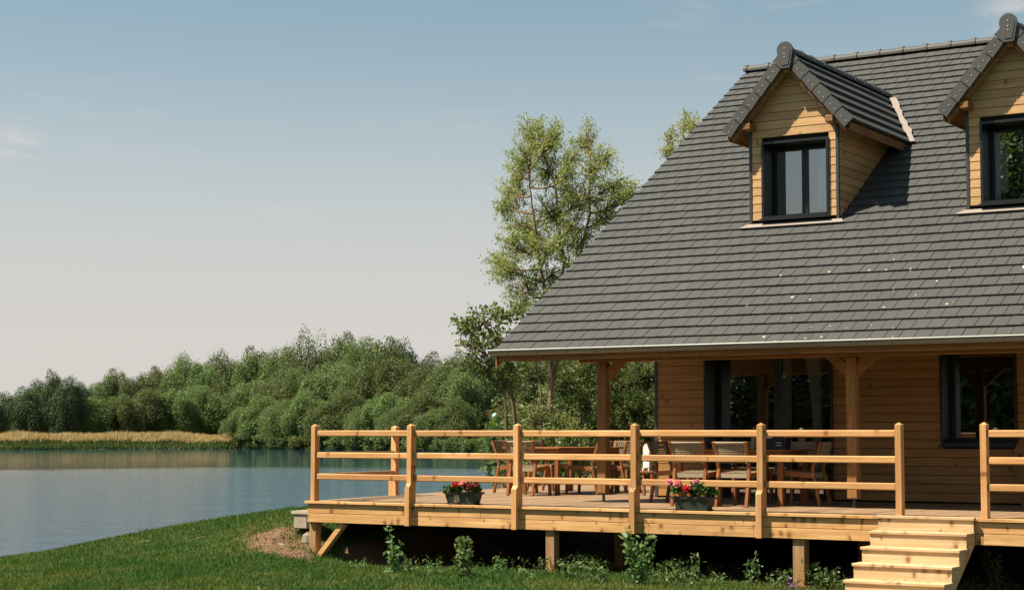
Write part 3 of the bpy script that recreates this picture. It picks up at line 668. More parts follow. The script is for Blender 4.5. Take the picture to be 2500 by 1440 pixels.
# dormers
verge_n = 6
for dx, side in DORM:
    d = MB()                                    # core
    d.prism([(dx-DHW+0.02, DY+0.03, 3.6), (dx+DHW-0.02, DY+0.03, 3.6), (dx+DHW-0.02, DY+0.03, 4.155), (dx-DHW+0.02, DY+0.03, 4.155)], (0, 0.06, 0))
    zt = lambda x_: D_AZ-0.12-DSL*abs(x_-dx)
    wx0, wx1, wz0, wz1 = dx-0.485, dx+0.54, 4.165, 5.28
    d.prism([(dx-DHW+0.02, DY+0.03, 4.156), (wx0, DY+0.03, 4.156), (wx0, DY+0.03, wz1), (dx-DHW+0.02, DY+0.03, wz1)], (0, 0.06, 0))
    d.prism([(wx1, DY+0.03, 4.156), (dx+DHW-0.02, DY+0.03, 4.156), (dx+DHW-0.02, DY+0.03, wz1), (wx1, DY+0.03, wz1)], (0, 0.06, 0))
    d.prism([(dx-DHW+0.02, DY+0.03, wz1+0.001), (dx+DHW-0.02, DY+0.03, wz1+0.001), (dx+DHW-0.02, DY+0.03, zt(dx+DHW)), (dx, DY+0.03, zt(dx)), (dx-DHW+0.02, DY+0.03, zt(dx-DHW))], (0, 0.06, 0))
    for sg in (-1, 1):
        xw = dx+sg*(DHW-0.045)
        d.box(min(xw, xw+sg*0.02), max(xw, xw+sg*0.02), DY+0.091, 7.2, 4.0, zt(dx+DHW)-0.02)
    dormer = HB(d, 'dormer', 'void')
    # front boards clipped to the gable
    def clip(zz, dx=dx):
        h = min(DHW-0.045, (D_AZ-0.16-zz)/DSL)
        return (dx-h, dx+h) if h > 0.02 else None
    clad_x(dormer, dx-DHW+0.045, dx+DHW-0.045, DY, 4.13, 6.42, [(wx0-0.02, wx1+0.02, wz0-0.02, wz1+0.02)], clip=clip)
    for sg in (-1, 1):                          # side boards, buried in the roof at the back
        z = 4.13
        while z < 5.40:
            yb_ = YE+(z+BH-ZE)/SL+0.10; xo = dx+sg*(DHW-0.022)
            HB(MB().prism([(xo, DY+0.03, z+0.004), (xo+sg*0.004, DY+0.03, z+0.010), (xo, DY+0.03, z+BH-0.003), (xo-sg*0.02, DY+0.03, z+BH-0.003), (xo-sg*0.02, DY+0.03, z+0.004)], (0, yb_-DY-0.03, 0)), 'side_board', 'clad_y', dormer)
            z += BH
        xo = dx+sg*DHW
        HB(MB().box(min(xo-sg*0.042, xo), max(xo-sg*0.042, xo), DY-0.012, DY+0.028, 4.08, 5.46), 'corner_trim', 'trim', dormer)
    # window
    w_, sp, yb, za, zb, fw = window(house, wx0, wx1, wz0, wz1, DY, 2, 'dormer_window', 0.42, fw=0.05)
    HP(w_, dormer); w_.name = 'window_box'
    sashes(w_, sp, yb, za, zb, fw, dormer)
    HB(MB().box(wx0-0.03, wx1+0.03, DY-0.085, DY-0.031, wz0-0.05, wz0-0.021), 'sill', 'dark', dormer)
    HB(MB().box(wx0+0.20, wx1-0.05, DY+0.30, DY+0.32, wz0+0.018, wz0+0.045), 'sill_strip', 'flash', dormer)
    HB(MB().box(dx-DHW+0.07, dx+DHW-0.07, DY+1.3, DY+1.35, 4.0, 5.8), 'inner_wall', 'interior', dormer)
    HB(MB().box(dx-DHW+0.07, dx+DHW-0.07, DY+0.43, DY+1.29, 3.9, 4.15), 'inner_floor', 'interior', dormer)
    # apron flashing on the roof below, ragged flashing up the right valley
    a0 = np.array([dx-DHW-0.14, DY-0.10, roofz(DY-0.10)+0.012]); up = UPV
    mbf = MB(); b0 = a0; b1 = a0+np.array([2*DHW+0.24, 0, 0])
    mbf.prism([b0, b1, b1+up*0.11-np.array([0.06, 0, 0]), b0+up*0.11+np.array([0.10, 0, 0])], NRM*0.008); HB(mbf, 'apron_flashing', 'flash', dormer)
    # roof slopes
    ovf = 0.235; yf = DY-ovf
    for sg in (-1, 1):
        o2 = dx+sg*D_HALF; back = lambda zz: YE+(zz-ZE)/SL
        body = MB()
        p_ = [(dx, yf+0.05, D_AZ-0.05), (o2-sg*0.04, yf+0.05, D_EZ-0.05+0.04*DSL), (o2-sg*0.04, back(D_EZ)+0.1, D_EZ-0.05+0.04*DSL), (dx, back(D_AZ)+0.1, D_AZ-0.05)]
        body.prism(p_ if sg < 0 else p_[::-1], (0, 0, -0.10)); HB(body, 'roof_slope', 'beam_y', dormer)
        HB(MB().box(min(o2-sg*0.03, o2-sg*0.055), max(o2-sg*0.03, o2-sg*0.055), yf+0.05, back(D_EZ)+0.02, D_EZ-0.13, D_EZ-0.005), 'eave_board', 'beam_y', dormer)
        dn = np.array([sg/DLEN, 0, -DSL/DLEN]); nn = np.array([sg*DSL/DLEN, 0, 1/DLEN])
        nco = 6; ex = DLEN*D_HALF/nco
        fld = MB()
        for c in range(nco):
            s1 = ex*(c+1); s0 = max(0.0, s1-ex-0.05)
            zb_ = D_AZ-(s1-ex*0.5)*DSL/DLEN; yb_ = back(zb_)+0.06; tl = 0.30
            y = yf+0.10+(0.15 if c % 2 else 0)
            cuts = [yf+0.004] + list(np.arange(y, yb_-0.1, tl)) + [yb_]
            for ya, yb2 in zip(cuts[:-1], cuts[1:]):
                q = np.array([dx, 0, D_AZ])
                A = q+dn*s0+nn*(-0.02); B = q+dn*s1+nn*0.006; A2 = q+dn*s0+nn*(-0.004); B2 = q+dn*s1+nn*0.045
                pts = [(B[0], ya+0.004, B[2]), (A[0], ya+0.004, A[2]), (A2[0], ya+0.004, A2[2]), (B2[0], ya+0.004, B2[2])]
                if side == 'left' and sg > 0: HB(MB().prism(pts if sg < 0 else pts[::-1], (0, yb2-ya-0.008, 0)), 'tile', 'tile', dormer)
                else: fld.add(*(lambda m_: (m_.v, m_.f))(MB().prism(pts if sg < 0 else pts[::-1], (0, yb2-ya-0.008, 0))))
        if fld.v:
            o = HB(fld, 'slope_tiles', 'tile', dormer); o['kind'] = 'stuff'
        # verge tiles with two screws each
        for c in range(verge_n):
            e2 = ex*(c+1); e1 = ex*c+0.004; q = np.array([dx, yf-0.022, D_AZ])
            v_ = MB(); l0, l1 = (0.05, 0.05); dep = 0.135
            A = q+dn*(e1+0.01); B = q+dn*e2
            k_ = 0.012*(1 if c % 2 else 0.4)
            pts = [A+nn*0.036, B+nn*0.056, B-nn*dep, A-nn*(dep-0.01)]
            v_.prism(pts if sg > 0 else pts[::-1], (0, 0.024, 0))
            # top return of the verge tile
            pts2 = [A+nn*0.030, B+nn*0.050, B+nn*0.020, A+nn*0.010]
            v_.prism([p+np.array([0, 0.0242, 0]) for p in (pts2 if sg > 0 else pts2[::-1])], (0, 0.12, 0))
            for ft in (0.38, 0.80):
                pc = A+(B-A)*ft-nn*0.055; v_.tube([pc, pc+np.array([0, -0.008, 0])], 0.0075, 6, 1)
            HB(v_, 'verge_tile', ['tile', 'screw'], dormer)
        # rafter behind the verge, purlin end
        rb = MB(); A = np.array([dx, yf+0.055, D_AZ-0.16]); B = A+dn*(DLEN*D_HALF-0.15)
        pts = [A, B, B-np.array([0, 0, 0.11]), A-np.array([0, 0, 0.13])]
        rb.prism(pts if sg > 0 else pts[::-1], (0, 0.05, 0)); HB(rb, 'verge_rafter', 'beam_x', dormer)
        px_ = dx+sg*(DHW-0.055)
        HB(MB().cbox(px_-0.065, px_+0.065, yf+0.008, DY+0.02, 5.475, 5.575, 0.012), 'purlin', 'beam_y', dormer)
    HB(MB().box(dx-0.045, dx+0.045, yf+0.015, DY+0.02, D_AZ-0.33, D_AZ-0.19), 'ridge_purlin', 'beam_y', dormer)
    # ridge
    nr = 10; ly = (YE+(D_AZ-ZE)/SL) - yf; L_ = ly/nr
    rme = ridge_piece(L_+0.03, 0.092)
    for i in range(nr):
        o = link('ridge_tile', rme); o.matrix_world = Matrix.Translation((dx, yf+0.02+i*L_, D_AZ-0.025)) @ Matrix.Rotation(math.pi/2, 4, 'Z'); HP(o, dormer)
    # ridge end plate: half-round head over a tapering shield, with a rim
    pl = [(0.125*math.cos(a), 0.125*math.sin(a)) for a in np.linspace(-0.1, math.pi+0.1, 15)] + [(-0.115, -0.07), (-0.075, -0.27), (0.075, -0.27), (0.115, -0.07)]
    e_ = MB(); e_.prism([(dx+a, yf-0.052, D_AZ-0.005+b) for a, b in pl][::-1], (0, 0.028, 0))
    e_.prism([(dx+a*0.72, yf-0.060, D_AZ-0.015+b*0.80) for a, b in pl][::-1], (0, 0.012, 0))
    for zz in (0.02, -0.06, -0.11): e_.tube([(dx, yf-0.060, D_AZ+zz), (dx, yf-0.066, D_AZ+zz)], 0.009, 6, 1)
    HB(e_, 'ridge_end', ['tile', 'screw'], dormer)
    # ragged pale flashing along the right-hand junction with the main roof
    fl = MB(); rg_ = random.Random(5)
    top = np.array([dx+0.10, YE+(D_AZ-0.1-ZE)/SL, D_AZ-0.1]); bot = np.array([dx+D_HALF+0.02, YE+(D_EZ-ZE)/SL, D_EZ])
    nn_ = 13; ed = []
    for i in range(nn_):
        t = i/(nn_-1); p = top*(1-t)+bot*t; p[2] = roofz(p[1])+0.024; w0 = 0.10+rg_.uniform(-0.015, 0.015); w1 = 0.165+rg_.uniform(-0.025, 0.025)
        ed.append((p+np.array([w0-0.10, 0, 0]), p+np.array([w1-0.06, 0, 0])))
    for (a, b), (c_, d_) in zip(ed[:-1], ed[1:]): fl.prism([a, c_, d_, b], NRM*0.012)
    HB(fl, 'valley_flashing', 'flash', dormer)

def W(mb, root, name, mats, smooth=False):      # a part built in world coordinates, under a thing or part
    return HP(mb.build(name, mats, None, smooth), root)

# ------------------------------------------------------------------ the deck
EDGE = -0.175                                   # the left edge leans outwards with depth
DX1 = 12.4
deck = thing('deck', 'raised timber terrace deck on posts above the lawn by the lake', 'deck', (0, 0, -0.8))
bw = 0.143; i = 0; x = -1.93
while x < DX1:
    xa, xb = x+0.003, x+bw-0.003
    ya = 0.095; 
    fa = max(ya, xa/EDGE) if xa < 0 else ya; fb = max(ya, xb/EDGE) if xb < 0 else ya
    yend = 11.0 if xb < WX0-0.01 else WY-0.012
    if fa < yend-0.2:
        W(MB().prism([(xa, fa, -0.028), (xb, fb, -0.028), (xb, yend, -0.028), (xa, yend, -0.028)], (0, 0, 0.028)), deck, 'deck_board', 'deck_y')
    x += bw
POSTX = [0.10, 1.803, 3.531, 5.288, 7.029, 8.766, 9.772, 11.50]
# edge boards along the front, fascia boards beneath
cuts = [-0.03, 1.803, 3.531, 5.288, 7.029, 8.47, 9.70, 11.5, DX1]
for a, b in zip(cuts[:-1], cuts[1:]):
    W(MB().cbox(a+0.002, b-0.002, -0.034, 0.092, -0.034, 0.001, 0.003), deck, 'edge_board', 'fascia_x')
for row, (za, zb, cs) in enumerate(((-0.168, -0.040, [0.0, 1.80, 2.95, 3.53, 5.29, 7.03, 8.3, 9.75, 11.5, DX1]), (-0.297, -0.174, [0.0, 1.80, 3.53, 5.27, 6.93, 8.9, 9.75, DX1]))):
    for a, b in zip(cs[:-1], cs[1:]): W(MB().cbox(a+0.0015, b-0.0015, 0.0, 0.032, za, zb, 0.003), deck, 'fascia_board', 'fascia_x')
for row, (za, zb) in enumerate(((-0.168, -0.031), (-0.297, -0.174))):      # left side fascia
    W(MB().prism([(0.0, 0.034, za), (0.03, 0.034, za), (0.03+EDGE*4, 4.0, za), (EDGE*4, 4.0, za)], (0, 0, zb-za)), deck, 'fascia_board', 'fascia_y')
# frame and piers underneath
for yj in (0.45, 2.2, 3.9): W(MB().box(0.25 if yj < 1 else 0.1, DX1-0.05, yj, yj+0.09, -0.23, -0.032), deck, 'bearer', 'pier_z')
for xj in np.arange(0.3, DX1, 1.2): W(MB().box(xj, xj+0.05, 0.20, 0.44, -0.2, -0.0325), deck, 'joist', 'pier_z')
for k, (xp, yp) in enumerate([(4.01, 0.105), (7.49, 0.115), (10.9, 0.11), (3.9, 2.15), (7.5, 2.15)]):
    w2 = 0.065 if k != 1 else 0.075
    zg = float(ground(xp, yp))
    p = W(MB().cbox(xp-w2, xp+w2, yp-w2, yp+w2, zg-0.02, -0.2315 if k in (3, 4) else -0.2, 0.004), deck, 'pier', 'pier_z')
    W(MB().prism([(xp-0.2, yp-0.12, zg+0.01), (xp+0.11, yp-0.12, zg+0.03), (xp+0.11, yp+0.12, zg+0.03), (xp-0.2, yp+0.12, zg+0.01)], (0, 0, 0.015)), p, 'base_plate', 'rust')
p = W(MB().cbox(-0.005, 0.115, 0.06, 0.18, -0.95, -0.30, 0.004), deck, 'pier', 'pier_z')
W(MB().bar((0.12, 0.09, -0.83), (0.60, 0.09, -0.305), 0.07, 0.10, (0, 1, 0)), deck, 'brace', 'fascia_x')
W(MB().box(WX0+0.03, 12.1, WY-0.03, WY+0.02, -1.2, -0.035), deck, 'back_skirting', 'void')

# ------------------------------------------------------------------ railings
def post_mb(x, notch, side=False):
    m_ = MB(); h = 0.037; zt = 1.06
    if side: x, yc = x
    if notch:
        y0, y1 = -0.044, 0.070
        prof = [(y1, 0.002), (y1, zt), (y0, zt), (y0, 0.27), (y0-0.045, 0.225), (y0-0.045, -0.30), (-0.002, -0.30), (-0.0205, -0.038), (-0.0205, 0.002)]
        prof = [(y1, 0.0015), (y1, zt), (y0, zt), (y0, 0.27), (y0-0.045, 0.225), (y0-0.045, -0.30), (-0.0355, -0.30), (-0.0355, 0.0015)]
        m_.prism([(x-h, a, b) for a, b in prof], (2*h, 0, 0))
    else:
        y0, y1 = -0.01, 0.095
        m_.cbox(x-h, x+h, y0, y1, 0.002, zt, 0.003)
    cx, cy = x, (y0+y1)/2; e = (y1-y0)/2+0.0005; ex_ = h+0.0005
    m_.add([(cx-ex_, cy-e, zt-0.0005), (cx+ex_, cy-e, zt-0.0005), (cx+ex_, cy+e, zt-0.0005), (cx-ex_, cy+e, zt-0.0005), (cx, cy, zt+0.030)], [(3,2,1,0), (0,1,4), (1,2,4), (2,3,4), (3,0,4)])
    return m_
RAILZ = (1.0, 0.692, 0.386)
def run(root, xs_, notched):
    for x in xs_: W(post_mb(x, x in notched), root, 'post', 'rail_z')
    for a, b in zip(xs_[:-1], xs_[1:]):
        for zt in RAILZ:
            sag = random.uniform(-0.004, 0.004)
            W(MB().cbox(a+0.0385, b-0.0385, 0.012, 0.062, zt-0.082+sag, zt+sag, 0.010), root, 'rail', 'rail_x')
rail1 = thing('deck_railing', 'three-rail timber railing along the deck front, from lake corner to the stairs', 'railing', (0.1, 0, 0))
run(rail1, POSTX[:6], POSTX[1:5])
rail2 = thing('deck_railing', 'three-rail timber railing to the right of the stairs, cut by the picture edge', 'railing', (9.77, 0, 0))
run(rail2, POSTX[6:], POSTX[7:])
rail3 = thing('deck_railing', 'short side railing running back from the lake corner of the deck', 'railing', (-0.45, 2.7, 0))
# back post outside the left edge, with its notch facing the lake
yb_ = 2.75; xe = EDGE*yb_
prof = [(xe+0.06, 0.0015), (xe+0.06, 1.06), (xe-0.03, 1.06), (xe-0.03, 0.27), (xe-0.075, 0.225), (xe-0.075, -0.28), (xe-0.02, -0.28), (xe-0.02, 0.0015)]
m_ = MB().prism([(a, yb_+0.045, b) for a, b in prof], (0, -0.09, 0))
cx = xe+0.015; e = 0.0455
m_.add([(cx-e, yb_-e, 1.0595), (cx+e, yb_-e, 1.0595), (cx+e, yb_+e, 1.0595), (cx-e, yb_+e, 1.0595), (cx, yb_, 1.09)], [(3,2,1,0), (0,1,4), (1,2,4), (2,3,4), (3,0,4)])
W(m_, rail3, 'post', 'rail_z')
for zt in RAILZ:
    W(MB().prism([(0.075, 0.092, zt-0.082), (0.125, 0.092, zt-0.082), (xe+0.04, yb_-0.047, zt-0.082), (xe-0.01, yb_-0.047, zt-0.082)], (0, 0, 0.08)), rail3, 'rail', 'rail_y')

# ------------------------------------------------------------------ stairs
SX0, SX1, SY0, RISE, RUN = 8.53, 9.665, -0.040, 0.169, 0.262
stairs = thing('stairs', 'new pale pine stairs leading from the lawn up to the deck', 'stairs', (9.1, -1.2, -0.9))
for i in range(6):
    yf = SY0-0.03-i*RUN; zt = 0.012-i*RISE
    W(MB().cbox(SX0-0.012, SX1+0.012, yf-0.012, yf+(RUN if i else 0.05)+0.012, zt-0.034, zt, 0.005), stairs, 'tread', 'stair_x')
    if i < 6: W(MB().cbox(SX0+0.003, SX1-0.003, yf+0.010, yf+0.028, zt-RISE+0.0005, zt-0.0345, 0.001), stairs, 'riser', 'stair_x')
for xs_ in (SX0-0.0, SX1-0.045):
    pts = [(xs_+0.004, SY0+0.018, -0.022), (xs_+0.004, SY0+0.018, -0.29)]
    yb2 = SY0-0.03-5*RUN
    stp = []
    for i in range(6):
        yf = SY0-0.03-i*RUN; zt = 0.012-i*RISE-0.036
        stp += [(xs_+0.004, yf+RUN+0.029 if i else SY0+0.018, zt), (xs_+0.004, yf+0.0285, zt)]
    poly = stp + [(xs_+0.004, yb2+0.0285, -1.05), (xs_+0.004, yb2+0.20, -1.05), (xs_+0.004, SY0+0.017, -0.295)]
    W(MB().prism(poly, (0.037, 0, 0)), stairs, 'stringer', 'stair_y')

# ------------------------------------------------------------------ furniture on the deck
def chair_proto(dark=False):
    parts = []
    def P(mb, name, mats): parts.append((name, mb.mesh(name, mats)))
    for s in (-1, 1):
        m_ = MB(); pts = [(s*0.225, -0.31, 0), (s*0.222, -0.225, 0.44), (s*0.222, -0.215, 0.50), (s*0.235, -0.34, 0.85)]
        for a, b in zip(pts[:-1], pts[1:]): m_.bar(a, b, 0.042, 0.036, (0, 1, 0.2))
        P(m_, 'rear_leg', 'teak_z')
        m_ = MB(); m_.bar((s*0.225, 0.245, 0), (s*0.22, 0.215, 0.455), 0.042, 0.036, (0, 1, 0)); P(m_, 'front_leg', 'teak_z')
        m_ = MB(); m_.bar((s*0.221, -0.215, 0.405), (s*0.221, 0.205, 0.435), 0.028, 0.065); P(m_, 'side_rail', 'teak_y')
        m_ = MB()
        for yy, zz in ((-0.225, 0.42), (0.215, 0.435), (-0.325, 0.83)): m_.tube([(s*0.243, yy, zz), (s*0.250, yy, zz)], 0.011, 6)
        P(m_, 'bolts', 'screw')
    m_ = MB(); m_.box(-0.205, 0.205, -0.215, -0.19, 0.385, 0.425); m_.box(-0.205, 0.205, 0.195, 0.225, 0.40, 0.44); P(m_, 'cross_rails', 'teak_x')
    # woven rope seat
    m_ = MB(); r = random.Random(1)
    for i in range(20):
        y = -0.20+i*0.0215
        for j in range(12):
            x = -0.20+j*0.0335+(0.0165 if i % 2 else 0); h_ = 0.006*((i+j) % 2)
            m_.box(x, min(x+0.031, 0.205), y, y+0.019, 0.434+y*0.07, 0.447+h_+y*0.07)
    m_.box(-0.203, 0.203, 0.226, 0.236, 0.395, 0.452); m_.box(-0.203, 0.203, -0.226, -0.2155, 0.38, 0.436)
    P(m_, 'woven_seat', 'rope')
    # woven rope back
    m_ = MB(); nr_ = 9
    for i in range(nr_):
        z = 0.585+i*0.0275; yb2 = -0.245-(z-0.55)*0.32
        for j in range(11):
            x = -0.196+j*0.0365+(0.018 if i % 2 else 0); cv = -0.035*(1-(x/0.22)**2)
            if x+0.029 < 0.21: m_.box(x, x+0.029, yb2+cv, yb2+cv+0.016, z, z+0.017)
    for j in range(13):
        x = -0.205+j*0.034; cv = -0.035*(1-(x/0.22)**2)
        m_.bar((x, -0.252+cv+0.008, 0.575), (x, -0.252-0.265*0.32+cv+0.008, 0.84), 0.010, 0.006, (0, 1, 0))
    for s in (-1, 1): m_.bar((s*0.203, -0.255, 0.57), (s*0.212, -0.335, 0.835), 0.018, 0.022, (0, 1, 0))
    P(m_, 'woven_back', 'rope')
    m_ = MB(); pts = [(x, -0.335-0.035*(1-(x/0.22)**2), 0.838) for x in np.linspace(-0.215, 0.215, 7)]; m_.tube(pts, 0.015, 6); P(m_, 'top_rail', 'rope')
    return parts
CH = chair_proto()
def place_chair(x, y, rot, label):
    """x, y: middle of the rear feet; rot 0 faces +Y"""
    c, s = math.cos(rot), math.sin(rot)
    t = thing('rope_chair', label, 'chair', (x+s*(-0.31), y+c*0.31, 0.001), 'teak chairs with woven rope around the terrace tables')
    t.rotation_euler = (0, 0, rot)
    for n_, m_ in CH: link(n_, m_, t)
HALFPI = math.pi/2
place_chair(1.31, 3.61, 0.03, 'teak rope chair with its back to us at near end of lakeside table')
place_chair(0.10, 4.95, -HALFPI+0.05, 'teak rope chair leftmost on the deck, side-on at lakeside table')
place_chair(0.02, 6.15, -HALFPI-0.1, 'teak rope chair farther along lake side of lakeside table, dark woven back')
place_chair(2.02, 5.00, HALFPI+0.06, 'teak rope chair in profile just left of the first porch post')
place_chair(1.99, 6.05, HALFPI-0.05, 'teak rope chair in profile just right of the first porch post')
place_chair(1.28, 7.15, math.pi+0.08, 'teak rope chair facing us at far end of lakeside table')
place_chair(4.33, 2.48, -HALFPI-0.05, 'teak rope chair with dark back at left end of the table by the door')
place_chair(5.39, 1.27, 0.04, 'left of two rope chairs with backs to us behind the second planter')
place_chair(5.96, 1.40, -0.03, 'right of two rope chairs with backs to us behind the second planter')
place_chair(6.86, 2.42, HALFPI+0.08, 'shaded teak rope chair at right end of the table by the door')
place_chair(5.30, 3.52, math.pi-0.04, 'shaded rope chair facing us, behind the left of the two backs-on chairs')
place_chair(6.02, 3.55, math.pi+0.05, 'shaded rope chair facing us between backs-on chair and shaded end chair')
def table(x0, x1, y0, y1, label):
    t = thing('teak_table', label, 'table', ((x0+x1)/2, (y0+y1)/2, 0))
    lx = x1-x0 > y1-y0; n_ = 7
    for i in range(n_):
        if lx: a, b = y0+(y1-y0)*i/n_, y0+(y1-y0)*(i+1)/n_; W(MB().cbox(x0, x1, a+0.003, b-0.003, 0.725, 0.75, 0.003), t, 'top_slat', 'teak_x')
        else: a, b = x0+(x1-x0)*i/n_, x0+(x1-x0)*(i+1)/n_; W(MB().cbox(a+0.003, b-0.003, y0, y1, 0.725, 0.75, 0.003), t, 'top_slat', 'teak_y')
    m_ = MB(); m_.box(x0+0.06, x1-0.06, y0+0.06, y0+0.085, 0.63, 0.724); m_.box(x0+0.06, x1-0.06, y1-0.085, y1-0.06, 0.63, 0.724); m_.box(x0+0.06, x0+0.085, y0+0.0855, y1-0.0855, 0.63, 0.724); m_.box(x1-0.085, x1-0.06, y0+0.0855, y1-0.0855, 0.63, 0.724)
    W(m_, t, 'apron', 'teak_x')
    for a in (x0+0.09, x1-0.09):
        for b in (y0+0.09, y1-0.09): W(MB().cbox(a-0.034, a+0.034, b-0.034, b+0.034, 0.001, 0.6295, 0.004), t, 'leg', 'teak_z')
table(0.58, 1.66, 4.22, 6.35, 'teak slatted table at the lake end of the deck')
table(4.80, 6.48, 1.95, 2.95, 'teak slatted table in porch shade in front of the glass door')
# things on the shaded table
t = thing('table_caddy', 'dark box caddy with paper napkin standing on the shaded table', 'caddy', (6.15, 2.35, 0.75))
m_ = MB(); m_.box(5.93, 6.37, 2.27, 2.285, 0.751, 0.90); m_.box(5.93, 6.37, 2.415, 2.43, 0.751, 0.90); m_.box(5.93, 5.945, 2.2855, 2.4145, 0.751, 0.90); m_.box(6.355, 6.37, 2.2855, 2.4145, 0.751, 0.90); m_.box(5.9455, 6.3545, 2.2855, 2.4145, 0.751, 0.765)
W(m_, t, 'box', 'dark')
rl = random.Random(2); m_ = MB()
for cx_ in (6.02, 6.26):
    for r_ in range(2):
        for k in range(5): m_.box(cx_-0.04+k*0.017, cx_-0.04+k*0.017+rl.uniform(0.006, 0.013), 2.2675, 2.2695, 0.835-r_*0.035, 0.835-r_*0.035+rl.uniform(0.008, 0.014))
W(m_, t, 'pale_print', 'white'); W(MB().prism([(6.02, 2.34, 0.80), (6.14, 2.34, 0.80), (6.13, 2.34, 0.915), (6.08, 2.34, 0.93), (6.03, 2.34, 0.90)], (0, 0.012, 0)), t, 'napkin', 'white')
t = thing('wine_bottle', 'pale bottle standing at left of dark caddy on shaded table', 'bottle', (5.82, 2.45, 0.75)); W(MB().lathe([(0.036, 0), (0.038, 0.01), (0.038, 0.17), (0.014, 0.23), (0.014, 0.30)], (5.82, 2.45, 0.751), 12), t, 'glass_body', 'clad_x', True)
t = thing('tumbler', 'small clear tumbler near the left end of shaded table', 'glass', (5.35, 2.35, 0.75)); W(MB().lathe([(0.03, 0), (0.034, 0.10), (0.031, 0.10), (0.027, 0.006)], (5.35, 2.35, 0.751), 12), t, 'bowl', 'glass', True)

# white slatted panel on a small stool at the wall corner
t = thing('stool', 'small brown wooden stool beside the wall corner', 'stool', (2.95, 4.75, 0))
W(MB().cbox(2.78, 3.12, 4.60, 4.92, 0.36, 0.39, 0.004), t, 'seat', 'teak_x')
for a in (2.81, 3.09):
    for b in (4.63, 4.89): W(MB().box(a-0.02, a+0.02, b-0.02, b+0.02, 0.001, 0.3595), t, 'leg', 'teak_z')
t = thing('white_heater', 'white louvred upright panel with rounded top on the small stool', 'heater', (2.95, 4.75, 0.39))
pl = [(-0.065, 0.05), (-0.065, 0.33)] + [(0.065*math.cos(a), 0.34+0.085*math.sin(a)) for a in np.linspace(math.pi, 0, 9)] + [(0.065, 0.33), (0.065, 0.05)]
W(MB().prism([(2.95+a, 4.72, 0.39+b) for a, b in pl], (0, 0.05, 0)), t, 'shell', 'white')
for k in range(9): W(MB().bar((2.955, 4.708, 0.46+k*0.027), (3.005, 4.708, 0.46+k*0.027), 0.02, 0.012, (0, 0.5, 1)), t, 'louvre', 'white')
m_ = MB(); m_.box(2.89, 2.91, 4.68, 4.81, 0.3915, 0.4395); m_.box(2.99, 3.01, 4.68, 4.81, 0.3915, 0.4395); W(m_, t, 'feet', 'white')
# tan disc leaning on the wall at the right picture edge
t = thing('round_tabletop', 'large tan wooden disc with bolt holes leaning on wall at right edge', 'tabletop', (9.25, 4.15, 0))
m_ = MB(); ca, sa = math.cos(0.12), math.sin(0.12); k = 36; rad = 0.40; zc = 0.62
circ = [(9.26+rad*math.cos(a), 4.15+sa*rad*math.sin(a), zc+ca*rad*math.sin(a)) for a in np.linspace(0, 2*math.pi, k, endpoint=False)]
m_.prism(circ, (0, 0.05, -0.006)); W(m_, t, 'disc', 'beam_x')
m_ = MB()
for a, b in ((-0.30, 0.05), (-0.22, -0.16), (0.2, 0.1)): m_.tube([(9.26+a, 4.148+sa*b, zc+ca*b), (9.26+a, 4.144+sa*b, zc+ca*b)], 0.022, 8)
W(m_, t, 'bolt_holes', 'dark')
W(MB().box(9.0, 9.52, 4.06, 4.2, 0.001, 0.212), t, 'base', 'beam_x')

# curtains behind the panes
def curtain(x0, x1, y, z0, z1, gather, label, n=40, lean=0.0):
    m_ = MB(); vs_ = []; nz_ = 10
    for j in range(nz_):
        t_ = j/(nz_-1); z = z0+(z1-z0)*t_; k_ = 1-gather*math.sin(math.pi*min(1, t_*1.0))**1.0
        for i in range(n):
            s_ = i/(n-1); x = x1+(x0-x1)*s_*k_+lean*(1-t_); vs_.append((x, y+0.025*math.sin(s_*34)+0.01*math.sin(s_*11+2*t_), z))
    fs = [(j*n+i, j*n+i+1, (j+1)*n+i+1, (j+1)*n+i) for j in range(nz_-1) for i in range(n-1)]
    o = m_.add(vs_, fs).build('curtain', 'curtain', None, True); return tag(o, label, 'curtain')
curtain(5.56, 5.82, WY+0.50, 0.06, 2.1, 0.45, 'pale curtain gathered at right side of the glass terrace door')
curtain(5.12, 5.30, WY+0.60, 0.06, 2.1, 0.0, 'dim curtain strip behind the middle of the glass terrace door')
curtain(5.86, 5.97, DY+0.55, 4.24, 5.2, -0.15, 'white curtain at right side of the left dormer window', lean=-0.06)
curtain(8.50, 8.68, DY+0.55, 4.24, 5.2, 0.0, 'pale curtain at left side of the right dormer window')

# ------------------------------------------------------------------ planters with geraniums
def leaf_cloud(P, L, Wd, rngl, updir=0.3, outward=None, spread=1.0, face=None):
    """diamond leaves at points P; returns verts, quads"""
    n = len(P); d = rngl.normal(size=(n, 3))*spread; 
    if outward is not None: d = d + outward
    d[:, 2] += updir; d /= np.linalg.norm(d, axis=1)[:, None]+1e-9
    a = rngl.normal(size=(n, 3)) if face is None else face+rngl.normal(size=(n, 3))*0.55; s_ = np.cross(d, a); s_ /= np.linalg.norm(s_, axis=1)[:, None]+1e-9
    Ln = (L*rngl.uniform(0.7, 1.3, n))[:, None]; Wn = (Wd*rngl.uniform(0.7, 1.3, n))[:, None]
    nrm = np.cross(d, s_)
    V = np.stack([P, P+d*Ln*0.5+s_*Wn*0.5+nrm*Wn*0.15, P+d*Ln, P+d*Ln*0.5-s_*Wn*0.5+nrm*Wn*0.15], 1).reshape(-1, 3)
    return V, np.arange(4*n).reshape(n, 4)
def ball(c, r, n, rngl, shell=0.5):
    d = rngl.normal(size=(n, 3)); d /= np.linalg.norm(d, axis=1)[:, None]
    return np.array(c)+d*(np.array(r)*(shell+(1-shell)*rngl.uniform(0, 1, (n, 1))**0.6))
